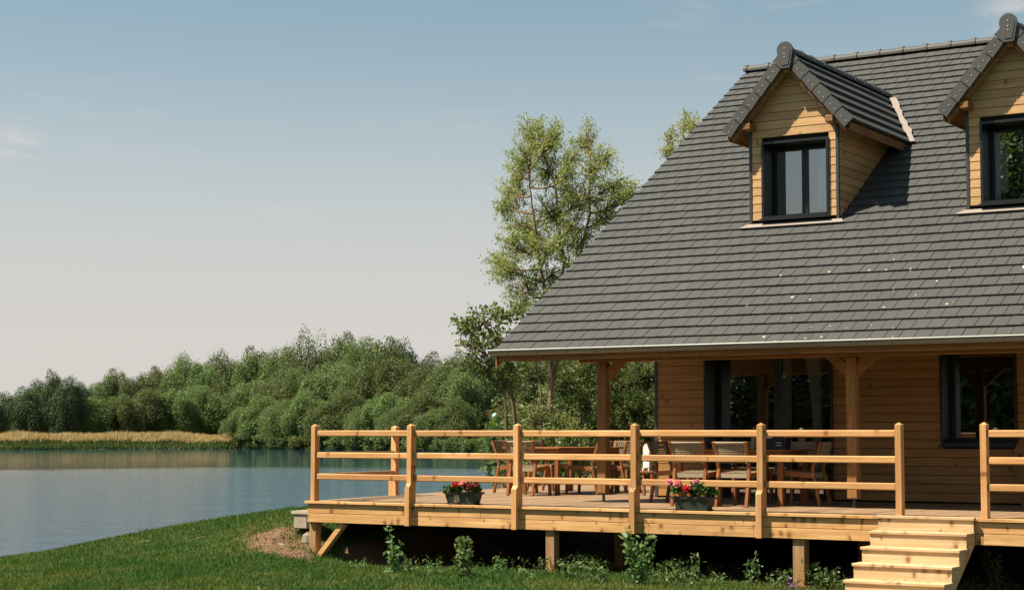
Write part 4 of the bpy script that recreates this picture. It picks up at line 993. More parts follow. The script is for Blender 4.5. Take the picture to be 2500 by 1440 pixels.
def planter(x, y, label, sticker, plants):
    L_, Wd, H = 0.545, 0.20, 0.15
    t = thing('planter', label, 'planter', (x, y, 0.002), 'dark plastic planters on the deck edge')
    def ringp(l, w, z): return [(x-l/2, y-w/2, z), (x+l/2, y-w/2, z), (x+l/2, y+w/2, z), (x-l/2, y+w/2, z)]
    def shell_(mb, rings, cap0=True, cap1=True):
        b = [p for r_ in rings for p in r_]; f = [(k*4+i, k*4+(i+1) % 4, (k+1)*4+(i+1) % 4, (k+1)*4+i) for k in range(len(rings)-1) for i in range(4)]
        if cap0: f.append((3, 2, 1, 0))
        if cap1: n_ = len(rings)-1; f.append((n_*4, n_*4+1, n_*4+2, n_*4+3))
        return mb.add(b, f)
    z0 = 0.022
    W(shell_(MB(), [ringp(L_*0.78, Wd*0.74, z0), ringp(L_*0.90, Wd*0.90, z0+H*0.80), ringp(L_*0.92, Wd*0.94, z0+H*0.80), ringp(L_, Wd*1.06, z0+H*0.86), ringp(L_, Wd*1.06, z0+H), ringp(L_*0.93, Wd*0.86, z0+H), ringp(L_*0.91, Wd*0.84, z0+H-0.03)]), t, 'box', 'planter')
    W(shell_(MB(), [ringp(L_*0.80, Wd*0.78, 0.003), ringp(L_*0.88, Wd*0.92, 0.020), ringp(L_*0.88, Wd*0.92, 0.0212), ringp(L_*0.82, Wd*0.80, 0.0215)]), t, 'saucer', 'planter')
    W(MB().box(x-L_*0.44, x+L_*0.44, y-Wd*0.40, y+Wd*0.40, z0+H-0.029, z0+H-0.012), t, 'soil', 'soil')
    if sticker:
        m_ = MB(); m_.prism([(x-0.09, y-Wd*0.385-0.004, z0+0.012), (x-0.01, y-Wd*0.385-0.004, z0+0.012), (x-0.015, y-Wd*0.445-0.004, z0+0.11), (x-0.095, y-Wd*0.445-0.004, z0+0.11)], (0, -0.001, 0)); W(m_, t, 'care_sticker', 'conc')
    for (px_, hgt, colr, n_heads, lab) in plants:
        r_ = np.random.default_rng(int(abs(x+px_)*1000)); gx = x+px_
        g = thing('geranium', lab, 'flower', (gx, y, z0+H-0.012), 'geraniums growing in the deck planters')
        m_ = MB(); P = []
        for k in range(7):
            tip = np.array([gx+r_.uniform(-0.07, 0.07), y+r_.uniform(-0.14, 0.05), z0+H+hgt*r_.uniform(0.35, 0.7)])
            m_.tube(bez((gx, y, z0+H-0.014), (gx, y, z0+H+0.03), tip, 4), 0.003, 4); P.append(ball(tip, (0.035, 0.035, 0.03), 16, r_))
        heads = []
        for k in range(n_heads):
            tip = np.array([gx+r_.uniform(-0.06, 0.06)+(k-(n_heads-1)/2)*0.05, y-0.125+r_.uniform(-0.03, 0.02), z0+H+hgt*r_.uniform(0.75, 1.0)])
            m_.tube(bez((gx, y, z0+H-0.014), (gx, y, z0+H+hgt*0.4), tip, 5), 0.003, 4); heads.append(tip)
        W(m_, g, 'stems', 'leaf_ger')
        V, Q = leaf_cloud(np.concatenate(P), 0.05, 0.05, r_, 0.2); HP(link('leaves', npmesh('leaves', V, Q, 'leaf_ger')), g)
        for tip in heads:
            V, Q = leaf_cloud(ball(tip, (0.042, 0.042, 0.032), 170, r_, 0.2), 0.030, 0.026, r_, 0.2); HP(link('flower_head', npmesh('flower_head', V, Q, colr)), g)
planter(2.60, 0.12, 'dark green planter with care sticker on the deck edge, nearer the lake', True,
        [(-0.17, 0.09, 'pet_dull', 0, 'low leafy geranium without blooms in the planter nearer the lake'), (-0.06, 0.11, 'pet_red', 1, 'orange-red geranium in the planter nearer the lake'),
         (0.10, 0.13, 'pet_pink', 1, 'pale pink geranium in the planter nearer the lake'), (0.20, 0.10, 'pet_dull', 3, 'wilted dark red geranium in the planter nearer the lake')])
planter(6.06, 0.12, 'dark green planter full of pink geraniums in front of two chairs', False,
        [(-0.19, 0.19, 'pet_pink', 3, 'pink geranium at left end of the planter by the chairs'), (-0.01, 0.12, 'pet_red', 1, 'small red geranium in middle of the planter by the chairs'),
         (0.14, 0.24, 'pet_pink', 1, 'tall pink geranium in the planter by the chairs'), (0.24, 0.20, 'pet_pink', 0, 'leafy geranium without blooms at right end of the planter by the chairs')])

# ------------------------------------------------------------------ rubble and block under the lake corner of the deck
o = MB().cbox(-0.43, -0.18, 0.22, 0.52, -0.41, -0.20, 0.012).add([(-0.46, 0.20, -0.199), (-0.14, 0.20, -0.199), (-0.14, 0.54, -0.199), (-0.46, 0.54, -0.199), (-0.455, 0.205, -0.155), (-0.145, 0.205, -0.158), (-0.145, 0.535, -0.158), (-0.455, 0.535, -0.155)], TF).build('concrete_block', 'conc')
tag(o, 'weathered concrete block with cap slab at lake corner of the deck', 'block')
def stone(c, r, label, seed):
    r_ = np.random.default_rng(seed); m_ = MB(); k, n_ = 9, 6; vs_ = []
    for i in range(n_+1):
        ph = math.pi*i/n_
        for j in range(k):
            th_ = 2*math.pi*j/k; q = r_.uniform(0.78, 1.12)
            vs_.append((c[0]+r[0]*q*math.sin(ph)*math.cos(th_), c[1]+r[1]*q*math.sin(ph)*math.sin(th_), c[2]+r[2]*q*math.cos(ph)))
    f = [(i*k+j, i*k+(j+1) % k, (i+1)*k+(j+1) % k, (i+1)*k+j) for i in range(n_) for j in range(k)]
    tag(m_.add(vs_, f).build('rubble_stone', 'stone'), label, 'stone', 'rubble under the deck corner')
stone((-0.16, 0.34, -0.60), (0.13, 0.2, 0.19), 'large grey foundation stone directly under the concrete block', 1)
stone((-0.06, 0.16, -0.78), (0.12, 0.12, 0.13), 'grey stone at foot of the corner pier under the deck', 2)
stone((-0.42, -0.05, -0.66), (0.10, 0.09, 0.06), 'flat earth-coloured stone on the bare bank below the concrete block', 3)

# ------------------------------------------------------------------ grass
gr = np.random.default_rng(21); NB = 420000
x = gr.uniform(-9.5, 11.5, NB); y = gr.uniform(-8.0, 5.0, NB); z = ground(x, y)
v = np.c_[x, y, z]-C; dep = v@F; sx = 1250+FPX*(v@R)/dep; sy = 720-FPX*(v@U)/dep
b = bare(x, y)+gr.uniform(-0.25, 0.25, NB)
k = (sx > -160) & (sx < 2660) & (sy < 1530) & (b < 0.52) & (z > WATER+0.02)
x, y, z, dep = x[k], y[k], z[k], dep[k]; n = len(x)
patch = fbm(x*0.9, y*0.9, 8); h = (0.040+0.016*patch+0.02*smooth(0.4, 1.0, bare(x, y)*2))*gr.uniform(0.5, 1.5, n); an = gr.uniform(0, 6.283, n); wd = 0.0075*gr.uniform(0.7, 1.4, n)
tuft = (fbm(x*3.1, y*3.1, 61, 3)+0.4*fbm(x*9, y*9, 62, 2) > 0.95); h = np.where(tuft, h*gr.uniform(1.2, 2.1, n), h)
lean = gr.normal(size=(n, 2))*0.45*h[:, None]
Vt = np.stack([np.c_[x-np.cos(an)*wd, y-np.sin(an)*wd, z-0.004], np.c_[x+np.cos(an)*wd, y+np.sin(an)*wd, z-0.004], np.c_[x+lean[:, 0], y+lean[:, 1], z+h]], 1).reshape(-1, 3)
tag(link('grass', npmesh('grass', Vt, np.arange(3*n).reshape(n, 3), 'blade')), 'short mown grass of the lawn in front of the deck', 'grass', kind='stuff')

cr = np.random.default_rng(77); cx_ = cr.uniform(-2.0, 0.5, 9000); cy_ = cr.uniform(-0.8, 1.0, 9000); kb = bare(cx_, cy_)+cr.uniform(-0.2, 0.2, 9000) > 0.5; kb &= (cx_ < 0.15)
cx_, cy_ = cx_[kb][:1500], cy_[kb][:1500]; cz_ = ground(cx_, cy_); n = len(cx_)
oct_ = np.array([(1, 0, 0), (0, 1, 0), (-1, 0, 0), (0, -1, 0), (0, 0, 0.8), (0, 0, -0.8)], float); of = np.array([(0, 1, 4), (1, 2, 4), (2, 3, 4), (3, 0, 4), (1, 0, 5), (2, 1, 5), (3, 2, 5), (0, 3, 5)])
sz_ = (0.006+0.016*cr.uniform(0, 1, n)**3)[:, None, None]*cr.uniform(0.6, 1.4, (n, 6, 1))
Vc = (np.c_[cx_, cy_, cz_][:, None, :] + oct_[None]*sz_).reshape(-1, 3); Fc_ = (np.arange(n)[:, None, None]*6+of[None]).reshape(-1, 3)
tag(link('soil_clods', npmesh('soil_clods', Vc, Fc_, 'clod')), 'crumbled earth and small stones on bare bank by deck corner', 'earth', kind='stuff')
# dry tall grass and green fringe on the far shore
def fringe(name, px0, px1, d0, d1, n_, h0, h1, w_, matname, label):
    r_ = np.random.default_rng(len(name)); px = r_.uniform(px0, px1, n_); dd = r_.uniform(d0, d1, n_)+(0.9*fbm(px*0.02, px*0.007, 43) if d0 > 1 else 0); rad_ = shore_r(px)+dd
    t_ = np.arctan((px-1250)/FPX); X = C[0]+rad_*np.sin(YAW+t_); Y = C[1]+rad_*np.cos(YAW+t_); Z = far_z(px, rad_)
    hh = r_.uniform(h0, h1, n_)*(0.85+0.35*fbm(px*0.035, dd*0.3, 41)); hh = np.maximum(hh, 0.12); a = r_.uniform(0, 6.28, n_); wv = w_*r_.uniform(0.6, 1.4, n_); lx = r_.normal(size=n_)*0.18; ly = r_.normal(size=n_)*0.18
    V = np.stack([np.c_[X-np.cos(a)*wv, Y-np.sin(a)*wv, Z-0.05], np.c_[X+np.cos(a)*wv, Y+np.sin(a)*wv, Z-0.05], np.c_[X+lx, Y+ly, Z+hh]], 1).reshape(-1, 3)
    tag(link(name, npmesh(name, V, np.arange(3*n_).reshape(n_, 3), matname)), label, 'grass', kind='stuff')
fringe('dry_grass', -400, 590, 5.0, 16, 26000, 0.8, 1.5, 0.10, 'straw', 'band of tall dry golden grass on the far shore')
fringe('bank_grass', -400, 600, 0.15, 5.5, 16000, 0.35, 0.9, 0.14, 'bankgreen', 'green grass fringe along the far waterline below the dry grass')
fringe('shore_grass', 600, 1235, -0.1, 2.2, 14000, 0.3, 0.9, 0.16, 'bankgreen', 'green waterside growth at foot of the far wood')
fringe('meadow_grass', 1120, 1300, 2, 60, 20000, 0.3, 0.8, 0.12, 'meadow', 'dry grass of the sloping meadow at right of the lake')

# ------------------------------------------------------------------ trees
def crown_mesh(name, seed, h, wdt, n, leaf, matname, lobes=18, pointy=0.0):
    """a crown of many leaf clumps gathered in uneven lobes; base at z=0"""
    r_ = np.random.default_rng(seed); P = []; OUT = []
    L = []
    for i in range(lobes):
        # upright plumes of foliage of differing height round the trunk, shorter towards the outside
        u_ = (i+0.5)/lobes; a = i*2.399+r_.uniform(-0.5, 0.5); rad_ = wdt*0.80*math.sqrt(u_)*r_.uniform(0.8, 1.1)
        tp = h*(1-(0.38+pointy)*(rad_/wdt)**1.6)*r_.uniform(0.84, 1.0) if i % 3 else h*r_.uniform(0.40, 0.68)
        lr = wdt*r_.uniform(0.21, 0.39); rz_ = min(tp*0.48, h*r_.uniform(0.15, 0.29))
        L.append(((rad_*math.cos(a), rad_*math.sin(a), tp-rz_), (lr, lr, rz_), lr*rz_))
        if i % 2: L.append(((rad_*1.05*math.cos(a), rad_*1.05*math.sin(a), h*r_.uniform(0.10, 0.30)), (lr*1.1, lr*1.1, h*0.16), lr*h*0.14))
    for i in range(4): L.append(((0, 0, h*(0.2+0.15*i)), (wdt*0.45, wdt*0.45, h*0.12), wdt*wdt*0.08))
    tot = sum(q[2] for q in L)
    for c, rad_, wgt in L:
        k_ = max(30, int(n*wgt/tot)); d = r_.normal(size=(k_, 3)); d /= np.linalg.norm(d, axis=1)[:, None]
        rr_ = 0.70+0.36*r_.uniform(0, 1, (k_, 1))**0.8
        lump = 1+0.16*np.sin(d[:, :1]*7+c[0])*np.sin(d[:, 1:2]*7+c[1])*np.sin(d[:, 2:]*6+c[2])
        p = np.array(c)+d*np.array(rad_)*rr_*lump; P.append(p); OUT.append(d)
    P = np.concatenate(P); OUT = np.concatenate(OUT)
    keep = P[:, 2] > 0.02*h; P, OUT = P[keep], OUT[keep]
    V, Q = leaf_cloud(P, leaf, leaf*0.62, r_, -0.15, OUT*0.3, 1.0, OUT*0.7+np.array([0, 0, 0.25]))
    return npmesh(name, V, Q, matname)
def trunk_mesh(h, r0, seed, matname='bark_grey'):
    r_ = np.random.default_rng(seed); m_ = MB(); top = np.array([r_.uniform(-0.3, 0.3), r_.uniform(-0.3, 0.3), h*0.85])
    pts = bez((0, 0, -0.4), (r_.uniform(-0.3, 0.3), r_.uniform(-0.3, 0.3), h*0.4), top, 8); m_.tube(pts, list(np.linspace(r0, r0*0.25, 8)), 7)
    for k in range(7):
        t_ = r_.uniform(0.25, 0.8); p = pts[int(t_*7)]; a = r_.uniform(0, 6.28); q = p+np.array([math.cos(a), math.sin(a), 0.9])*h*0.2
        m_.tube(bez(p, (p+q)/2+np.array([0, 0, -0.3]), q, 4), list(np.linspace(r0*0.45, r0*0.1, 4)), 5)
    return m_.mesh('trunk', matname)
KINDS_ = {}
for kname, mt_, sp_ in (('round', 'leaf_far', 0.0), ('oval', 'leaf_far', 0.35), ('broad', 'leaf_far', 0.0), ('dark', 'leaf_dark', 0.2), ('airy', 'leaf_far', 0.2)):
    KINDS_[kname] = [(crown_mesh('crown', 100+s+len(kname)*7, 14.0, 4.4 if kname != 'broad' else 5.6, 38000 if kname != 'airy' else 12000, 0.27, mt_, 26 + 7*s, sp_), trunk_mesh(12.0, 0.28, s)) for s in range(2 if kname != 'airy' else 1)]
ORD = ['first', 'second', 'third', 'fourth', 'fifth', 'sixth', 'seventh', 'eighth', 'ninth', 'tenth', 'eleventh', 'twelfth', 'thirteenth', 'fourteenth', 'fifteenth', 'sixteenth', 'seventeenth', 'eighteenth', 'nineteenth', 'twentieth', 'twenty-first', 'twenty-second', 'twenty-third', 'twenty-fourth']
ROWS = {
 'dark clump at the far left': [(-25, 955, 34, 22, 'dark'), (12, 950, 30, 30, 'dark'), (62, 934, 42, 26, 'dark'), (98, 925, 36, 34, 'dark'), (131, 900, 26, 30, 'dark'), (168, 912, 34, 26, 'dark'), (205, 922, 30, 34, 'dark')],
 'skyline row of the far wood': [(240, 922, 34, 40, 'oval'), (285, 903, 40, 44, 'round'), (330, 915, 38, 40, 'oval'), (375, 888, 42, 46, 'round'), (425, 896, 40, 40, 'oval'), (455, 866, 46, 48, 'broad'), (502, 880, 42, 44, 'round'), (540, 852, 46, 52, 'broad'), (585, 872, 40, 48, 'oval'), (625, 852, 48, 50, 'round'), (682, 836, 50, 52, 'broad'), (735, 795, 40, 40, 'airy'), (775, 806, 42, 46, 'airy'), (832, 808, 52, 52, 'round'), (885, 812, 50, 50, 'broad'), (940, 812, 52, 54, 'round'), (985, 824, 44, 70, 'dark'), (1045, 842, 46, 70, 'dark'), (1092, 856, 44, 52, 'oval'), (1130, 850, 48, 60, 'dark')],
 'middle row of the far wood': [(232, 965, 40, 24, 'oval'), (300, 960, 42, 22, 'round'), (362, 940, 44, 26, 'oval'), (430, 945, 42, 24, 'round'), (490, 930, 46, 28, 'broad'), (545, 925, 44, 30, 'oval'), (612, 915, 50, 24, 'round'), (672, 898, 52, 26, 'oval'), (722, 880, 48, 28, 'broad'), (790, 875, 52, 26, 'round'), (850, 868, 56, 28, 'broad'), (912, 880, 50, 24, 'oval'), (965, 868, 56, 28, 'round'), (1030, 880, 54, 26, 'broad'), (1085, 885, 50, 24, 'oval'), (1130, 895, 46, 26, 'round')],
 'front row along the far shore': [(604, 990, 40, 5, 'round'), (648, 955, 46, 7, 'oval'), (700, 968, 46, 5, 'broad'), (752, 945, 48, 8, 'oval'), (806, 972, 46, 5, 'round'), (850, 935, 50, 9, 'oval'), (905, 985, 46, 5, 'broad'), (955, 955, 56, 8, 'round'), (985, 990, 44, 4, 'broad'), (1040, 940, 52, 9, 'oval'), (1075, 985, 46, 5, 'round'), (1118, 960, 40, 8, 'oval')],
}
cnt = 0
tr = random.Random(4)
for row, items in ROWS.items():
    for i, (px, ty, hw, dd, kind) in enumerate(items):
        r_ = float(shore_r(np.array(float(px))))+dd; base = far_at(px, r_)
        D_ = r_*math.cos(math.atan((px-1250)/FPX)); hz = 1068.6+(px-1250)*0.0021
        top = C[2]+(hz-ty)*D_/FPX; h_ = (top-base[2])*tr.uniform(1.0, 1.10); wm = hw*1.32*D_/FPX
        cme, tme = KINDS_[kind][cnt % len(KINDS_[kind])]; cnt += 1
        look = {'round': 'round-topped green', 'oval': 'slender green', 'broad': 'broad green', 'dark': 'dark green', 'airy': 'tall airy'}[kind]
        t = thing('tree', f'{look} tree, {ORD[i]} from left in the {row}', 'tree', tuple(base), 'trees of the wood across the lake')
        t.rotation_euler = (0, 0, tr.uniform(0, 6.28)); wide = 5.6 if kind == 'broad' else 4.4
        s_ = wm/(wide*0.92); sc = (s_, s_, h_/14.0)
        c_ = link('crown', cme, t); c_.scale = sc
        k_ = link('trunk', tme, t); k_.scale = sc
# low shore shrubs
SHR = [crown_mesh('foliage', 300+s, 3.2, 2.6, 2600, 0.34, 'leaf_shrub', 9, 0.0) for s in range(3)]
def shrub(px, r_, h_, w_, label, group, i=0, zoff=0.0):
    b_ = far_at(px, r_); t = thing('shrub', label, 'shrub', (b_[0], b_[1], b_[2]+zoff), group)
    t.rotation_euler = (0, 0, i*1.7); c_ = link('foliage', SHR[i % 3], t); c_.scale = (w_/5.2, w_/5.2, h_/3.0)
    m_ = MB()
    for k in range(4): m_.tube(bez((0, 0, -0.2), (0, 0, h_*0.3), (math.cos(k*1.6)*w_*0.2, math.sin(k*1.6)*w_*0.2, h_*0.6), 4), [0.05, 0.04, 0.03, 0.02], 5)
    link('stems', m_.mesh('stems', 'bark_grey'), t)
for i, (px, d_, h_, w_) in enumerate([(600, 2, 3.6, 5), (640, 1.5, 2.6, 6), (690, 1.5, 3.2, 6), (735, 1, 2.4, 6), (785, 1.5, 3.0, 6), (835, 1, 2.6, 6), (885, 1.5, 3.4, 6), (935, 1, 2.6, 6), (985, 1.5, 3.0, 6), (1030, 1, 2.6, 6)]):
    shrub(px, float(shore_r(np.array(float(px))))+d_, h_, w_, f'low waterside shrub, {ORD[i]} from left at foot of the far wood', 'shrubs at the waterline of the far wood', i)
for i, (px, d_, h_, w_, lab) in enumerate([(1078, 1, 2.0, 4.0, 'low bright green bush on the shore right of the far wood'), (1112, 1.5, 2.4, 4.5, 'bushy green shrub in middle of the shore below the meadow'), (1150, 1, 2.0, 4.5, 'green shrub on the shore below the dry meadow slope'), (1190, 1.5, 2.3, 4.5, 'green shrub on shore behind the first deck planter'), (1222, 1.5, 2.5, 4.5, 'rightmost green shrub of the shore below the meadow')]):
    shrub(px, float(shore_r(np.array(float(min(px, 1205)))))+d_, h_, w_, lab, 'bushes on the meadow shore', i+1)
# trees beyond the meadow, seen between the near willows
for i, (px, ty, hw, r_) in enumerate([(1165, 862, 60, 345), (1215, 850, 60, 350), (1270, 870, 70, 350), (1340, 880, 70, 340), (1420, 890, 70, 340), (1500, 885, 70, 345), (1570, 880, 60, 345)]):
    b_ = far_at(px, r_); top = C[2]+(1068-ty)*r_/FPX
    t = thing('tree', f'dark tree, {ORD[i]} from left in the row beyond the dry meadow', 'tree', tuple(b_), 'dark trees beyond the meadow')
    cme, tme = KINDS_['dark'][i % 2]; t.rotation_euler = (0, 0, i*1.3); s_ = hw*r_/FPX/4.0; sc = (s_, s_, max(6, top-b_[2])/14)
    c_ = link('crown', cme, t); c_.scale = sc; k_ = link('trunk', tme, t); k_.scale = sc
for i, (px, r_, h_, w_) in enumerate([(1450, 85, 7.0, 3.4), (1530, 70, 6.5, 3.2), (1620, 95, 8.0, 3.6), (1720, 80, 8.0, 3.6), (1830, 100, 9.0, 4.0), (1960, 85, 9.0, 4.0)]):
    b_ = far_at(px, r_); t = thing('tree', f'green tree, {ORD[i]} from left in the row close behind the house', 'tree', tuple(b_), 'trees close behind the house')
    cme, tme = KINDS_['broad'][i % 2]; t.rotation_euler = (0, 0, i*1.1); sc = (w_/5.2, w_/5.2, h_/14); c_ = link('crown', cme, t); c_.scale = sc; k_ = link('trunk', tme, t); k_.scale = sc
for i, (px, r_) in enumerate([(1300, 62), (1296, 85), (1292, 112), (1288, 145), (1282, 185)]):
    shrub(px, r_, 2.4, 4.5, f'bank shrub, {ORD[i]} nearest us on the shore right of the lake', 'shrubs on the bank right of the lake', i)
# pale track along the top of the meadow and a teal tank on its slope
pts = [far_at(px, 318) for px in (1125, 1160, 1200, 1240, 1290)]
m_ = MB()
for a, b_ in zip(pts[:-1], pts[1:]): m_.prism([a+np.array([0, 0, -0.3]), b_+np.array([0, 0, -0.3]), b_+np.array([0, 0, 0.45]), a+np.array([0, 0, 0.45])], (-0.5, 1.0, 0))
tag(m_.build('path', 'conc'), kind='structure')
b_ = far_at(1211, 275); t = thing('round_tank', 'small pale teal rounded tank standing on the dry meadow slope', 'tank', tuple(b_))
W(MB().lathe([(0.35, 0.0), (0.55, 0.18), (0.62, 0.5), (0.55, 0.85), (0.30, 1.05), (0.1, 1.1)], (b_[0], b_[1], b_[2]-0.05), 16), t, 'shell', 'tank', True); W(MB().lathe([(0.12, 0), (0.12, 0.1)], (b_[0], b_[1], b_[2]+1.05), 10), t, 'lid', 'dark')

# ---- near trees with branches and separate leaves
def near_tree(name, label, cat, seed, D_, trunks, lobes, leafL, leafW, matname, twigs_per=60, leaves_per=26, group=None, bark='bark', depth=0.9):
    """trunks: pixel polylines with start radius; lobes: (px, py, rx, ry) in photo pixels at depth D_"""
    r_ = np.random.default_rng(seed); k_ = D_/FPX
    def P3(px, py, off=0.0): return at(px, py, D_+off)
    m_ = MB(); polys = []
    base = None
    for poly, r0, offs in trunks:
        pts = [P3(px, py, o_) for (px, py), o_ in zip(poly, offs)]
        if base is None:
            base = pts[0].copy()
        dense = []
        for a, b_ in zip(pts[:-1], pts[1:]):
            for q in np.linspace(0, 1, 6)[:-1]: dense.append(a*(1-q)+b_*q+r_.normal(size=3)*0.012)
        dense.append(pts[-1]); polys.append(np.array(dense)); m_.tube(dense, list(np.linspace(r0, r0*0.22, len(dense))), 7)
    tw = MB(); LP = []; LD = []
    for (px, py, rx, ry) in lobes:
        off = r_.uniform(-depth, depth); c = P3(px, py, off); rx_, ry_ = rx*k_, ry*k_
        best = None
        for po in polys:
            dz = c[2]-po[:, 2]; dist = np.linalg.norm(po-c, axis=1) + np.where(dz < 0.15, 3.0, 0)
            j = dist.argmin()
            if best is None or dist[j] < best[0]: best = (dist[j], po[j])
        st = best[1]; mid = (st+c)/2+np.array([0, 0, -0.12*np.linalg.norm(c-st)])+r_.normal(size=3)*0.08
        limb = bez(st, mid, c, 8); m_.tube(limb, list(np.linspace(0.030, 0.012, 8)), 5)
        nt = int(twigs_per*max(0.5, rx*ry/2600))
        tips = ball(c, (rx_*1.22, min(rx_*1.22, 0.9), ry_*1.25), nt, r_, 0.25)
        for tip in tips:
            s0 = limb[r_.integers(3, 8)]; md = (s0+tip)/2+np.array([0, 0, r_.uniform(-0.05, 0.12)])+r_.normal(size=3)*0.04
            tb = bez(s0, md, tip, 5); tw.tube(tb, [0.010, 0.009, 0.007, 0.005, 0.003], 3, cap=False)
            n_ = int(leaves_per*r_.uniform(0.5, 1.5)); q = r_.uniform(0.35, 1.08, n_)[:, None]
            pp = (1-q)**2*s0+2*q*(1-q)*md+q*q*tip + r_.normal(size=(n_, 3))*0.045
            LP.append(pp); LD.append(np.repeat((tip-s0)[None]/(np.linalg.norm(tip-s0)+1e-6), n_, 0))
    t = thing(name, label, cat, tuple(base), group)
    W(m_, t, 'trunk', bark); W(tw, t, 'twigs', bark)['kind'] = 'stuff'
    V, Q = leaf_cloud(np.concatenate(LP), leafL, leafW, r_, 0.1, np.concatenate(LD)*0.9)
    HP(link('crown', npmesh('crown', V, Q, matname)), t); return t
near_tree('willow_tree', 'tall airy willow with forked crown rising behind left end of roof', 'tree', 5, 41,
    [([(1352, 1252), (1344, 1010), (1345, 900), (1378, 640), (1352, 440)], 0.085, (0, 0, 0, 0, 0.2)), ([(1346, 940), (1400, 700), (1440, 520), (1442, 350)], 0.06, (0, 0.4, 0.4, 0.5)), ([(1345, 880), (1326, 690), (1300, 520), (1290, 420)], 0.05, (0, -0.3, -0.3, -0.2)), ([(1335, 1240), (1330, 1050), (1318, 940), (1300, 830)], 0.045, (0.3, 0.3, 0.3, 0.3))],
    [(1325, 335, 60, 45), (1285, 385, 52, 55), (1250, 470, 42, 55), (1335, 420, 42, 60), (1360, 330, 28, 40), (1435, 345, 36, 50), (1452, 415, 42, 45), (1478, 385, 30, 35), (1495, 455, 50, 42), (1420, 480, 60, 48), (1345, 515, 60, 55), (1262, 545, 40, 38), (1300, 600, 52, 52), (1228, 655, 44, 42), (1285, 690, 55, 45), (1375, 590, 34, 50), (1480, 530, 66, 44), (1420, 585, 55, 42), (1330, 735, 55, 30), (1240, 590, 28, 40), (1520, 480, 40, 30), (1540, 465, 26, 22), (1385, 470, 36, 50), (1400, 545, 40, 45), (1335, 610, 40, 50), (1350, 670, 40, 45), (1410, 650, 45, 40), (1305, 560, 40, 45), (1205, 640, 26, 30), (1225, 500, 22, 40), (1300, 310, 40, 25), (1260, 420, 36, 40), (1270, 730, 40, 35), (1395, 425, 26, 42), (1400, 385, 18, 30), (1315, 790, 45, 40), (1360, 730, 40, 40), (1290, 845, 45, 40), (1350, 850, 45, 40)],
    0.078, 0.025, 'leaf_willow', 58, 22)
near_tree('young_tree', 'leafy tree with larger leaves at left tip of the roof', 'tree', 8, 35.5,
    [([(1262, 1235), (1255, 1000), (1235, 880), (1215, 800)], 0.05, (0, 0, 0, 0)), ([(1258, 980), (1190, 870), (1150, 800)], 0.03, (0, -0.2, -0.2))],
    [(1135, 795, 34, 26), (1185, 785, 42, 34), (1235, 765, 36, 28), (1160, 845, 42, 34), (1215, 830, 50, 38), (1180, 895, 60, 42), (1245, 870, 46, 40), (1235, 930, 40, 40)],
    0.105, 0.046, 'leaf_young', 36, 14)
near_tree('willow_tree', 'willow top with bare twigs showing above roof slope left of the dormer', 'tree', 9, 47,
    [([(1690, 1230), (1690, 900), (1685, 600), (1670, 340)], 0.11, (0, 0, 0, 0)), ([(1686, 620), (1640, 420), (1632, 340)], 0.05, (0, 0.2, 0.2))],
    [(1668, 300, 40, 28), (1640, 335, 32, 32), (1700, 305, 34, 32), (1632, 372, 24, 18), (1690, 370, 55, 45), (1650, 420, 50, 40)], 0.09, 0.028, 'leaf_willow', 50, 15)
LOW = [  # dense willow scrub behind the terrace
 ('dense willow scrub left of the willow trunk under the eave', 11, 43, [(1240, 1230), (1235, 1000), (1230, 930)], [(1240, 930, 45, 40), (1290, 910, 55, 45), (1300, 985, 50, 50), (1280, 1050, 40, 40), (1320, 1060, 50, 45), (1285, 1115, 40, 40)], 'leaf_shrub'),
 ('pale willow bush at foot of the slender willow trunk', 12, 38, [(1330, 1240), (1325, 1120), (1320, 1060)], [(1300, 1015, 45, 35), (1350, 1035, 48, 40), (1290, 1070, 48, 40), (1395, 1060, 45, 40), (1340, 1110, 50, 45), (1410, 1120, 45, 40)], 'leaf_pale'),
 ('dark willow scrub behind the first porch post', 13, 45, [(1420, 1240), (1415, 1050), (1420, 930)], [(1370, 930, 55, 50), (1430, 910, 55, 50), (1330, 885, 50, 40), (1395, 870, 50, 40), (1450, 870, 40, 40), (1390, 1000, 55, 50), (1445, 985, 55, 50), (1420, 1060, 60, 50), (1470, 1050, 50, 45), (1460, 1120, 50, 45)], 'leaf_shrub'),
 ('dark green scrub between the first porch post and house wall', 14, 44, [(1540, 1240), (1535, 1050), (1540, 940)], [(1505, 925, 55, 50), (1560, 905, 50, 45), (1600, 935, 45, 50), (1520, 1000, 55, 50), (1580, 1000, 50, 50), (1540, 1065, 60, 50), (1600, 1075, 45, 50), (1520, 1125, 55, 45), (1585, 1130, 50, 45)], 'leaf_shrub')]
for lab, sd, D_, tk, lb, mt_ in LOW:
    near_tree('willow_shrub', lab, 'shrub', sd, D_, [(tk, 0.06, (0, 0, 0)), ([tk[0], (tk[0][0]+25, tk[1][1]), (tk[0][0]+55, tk[2][1]+20)], 0.04, (0.2, 0.2, 0.2))], lb, 0.10, 0.036, mt_, 62, 24, 'willow scrub behind the terrace')
near_tree('willow_shrub', 'small willow sprig hanging by the water beyond the deck edge', 'shrub', 15, 33, [([(1248, 1240), (1240, 1190), (1232, 1150)], 0.02, (0, 0, 0))], [(1235, 1150, 16, 22), (1245, 1185, 16, 22), (1225, 1180, 14, 16)], 0.085, 0.03, 'leaf_shrub', 24, 10, 'willow scrub behind the terrace')

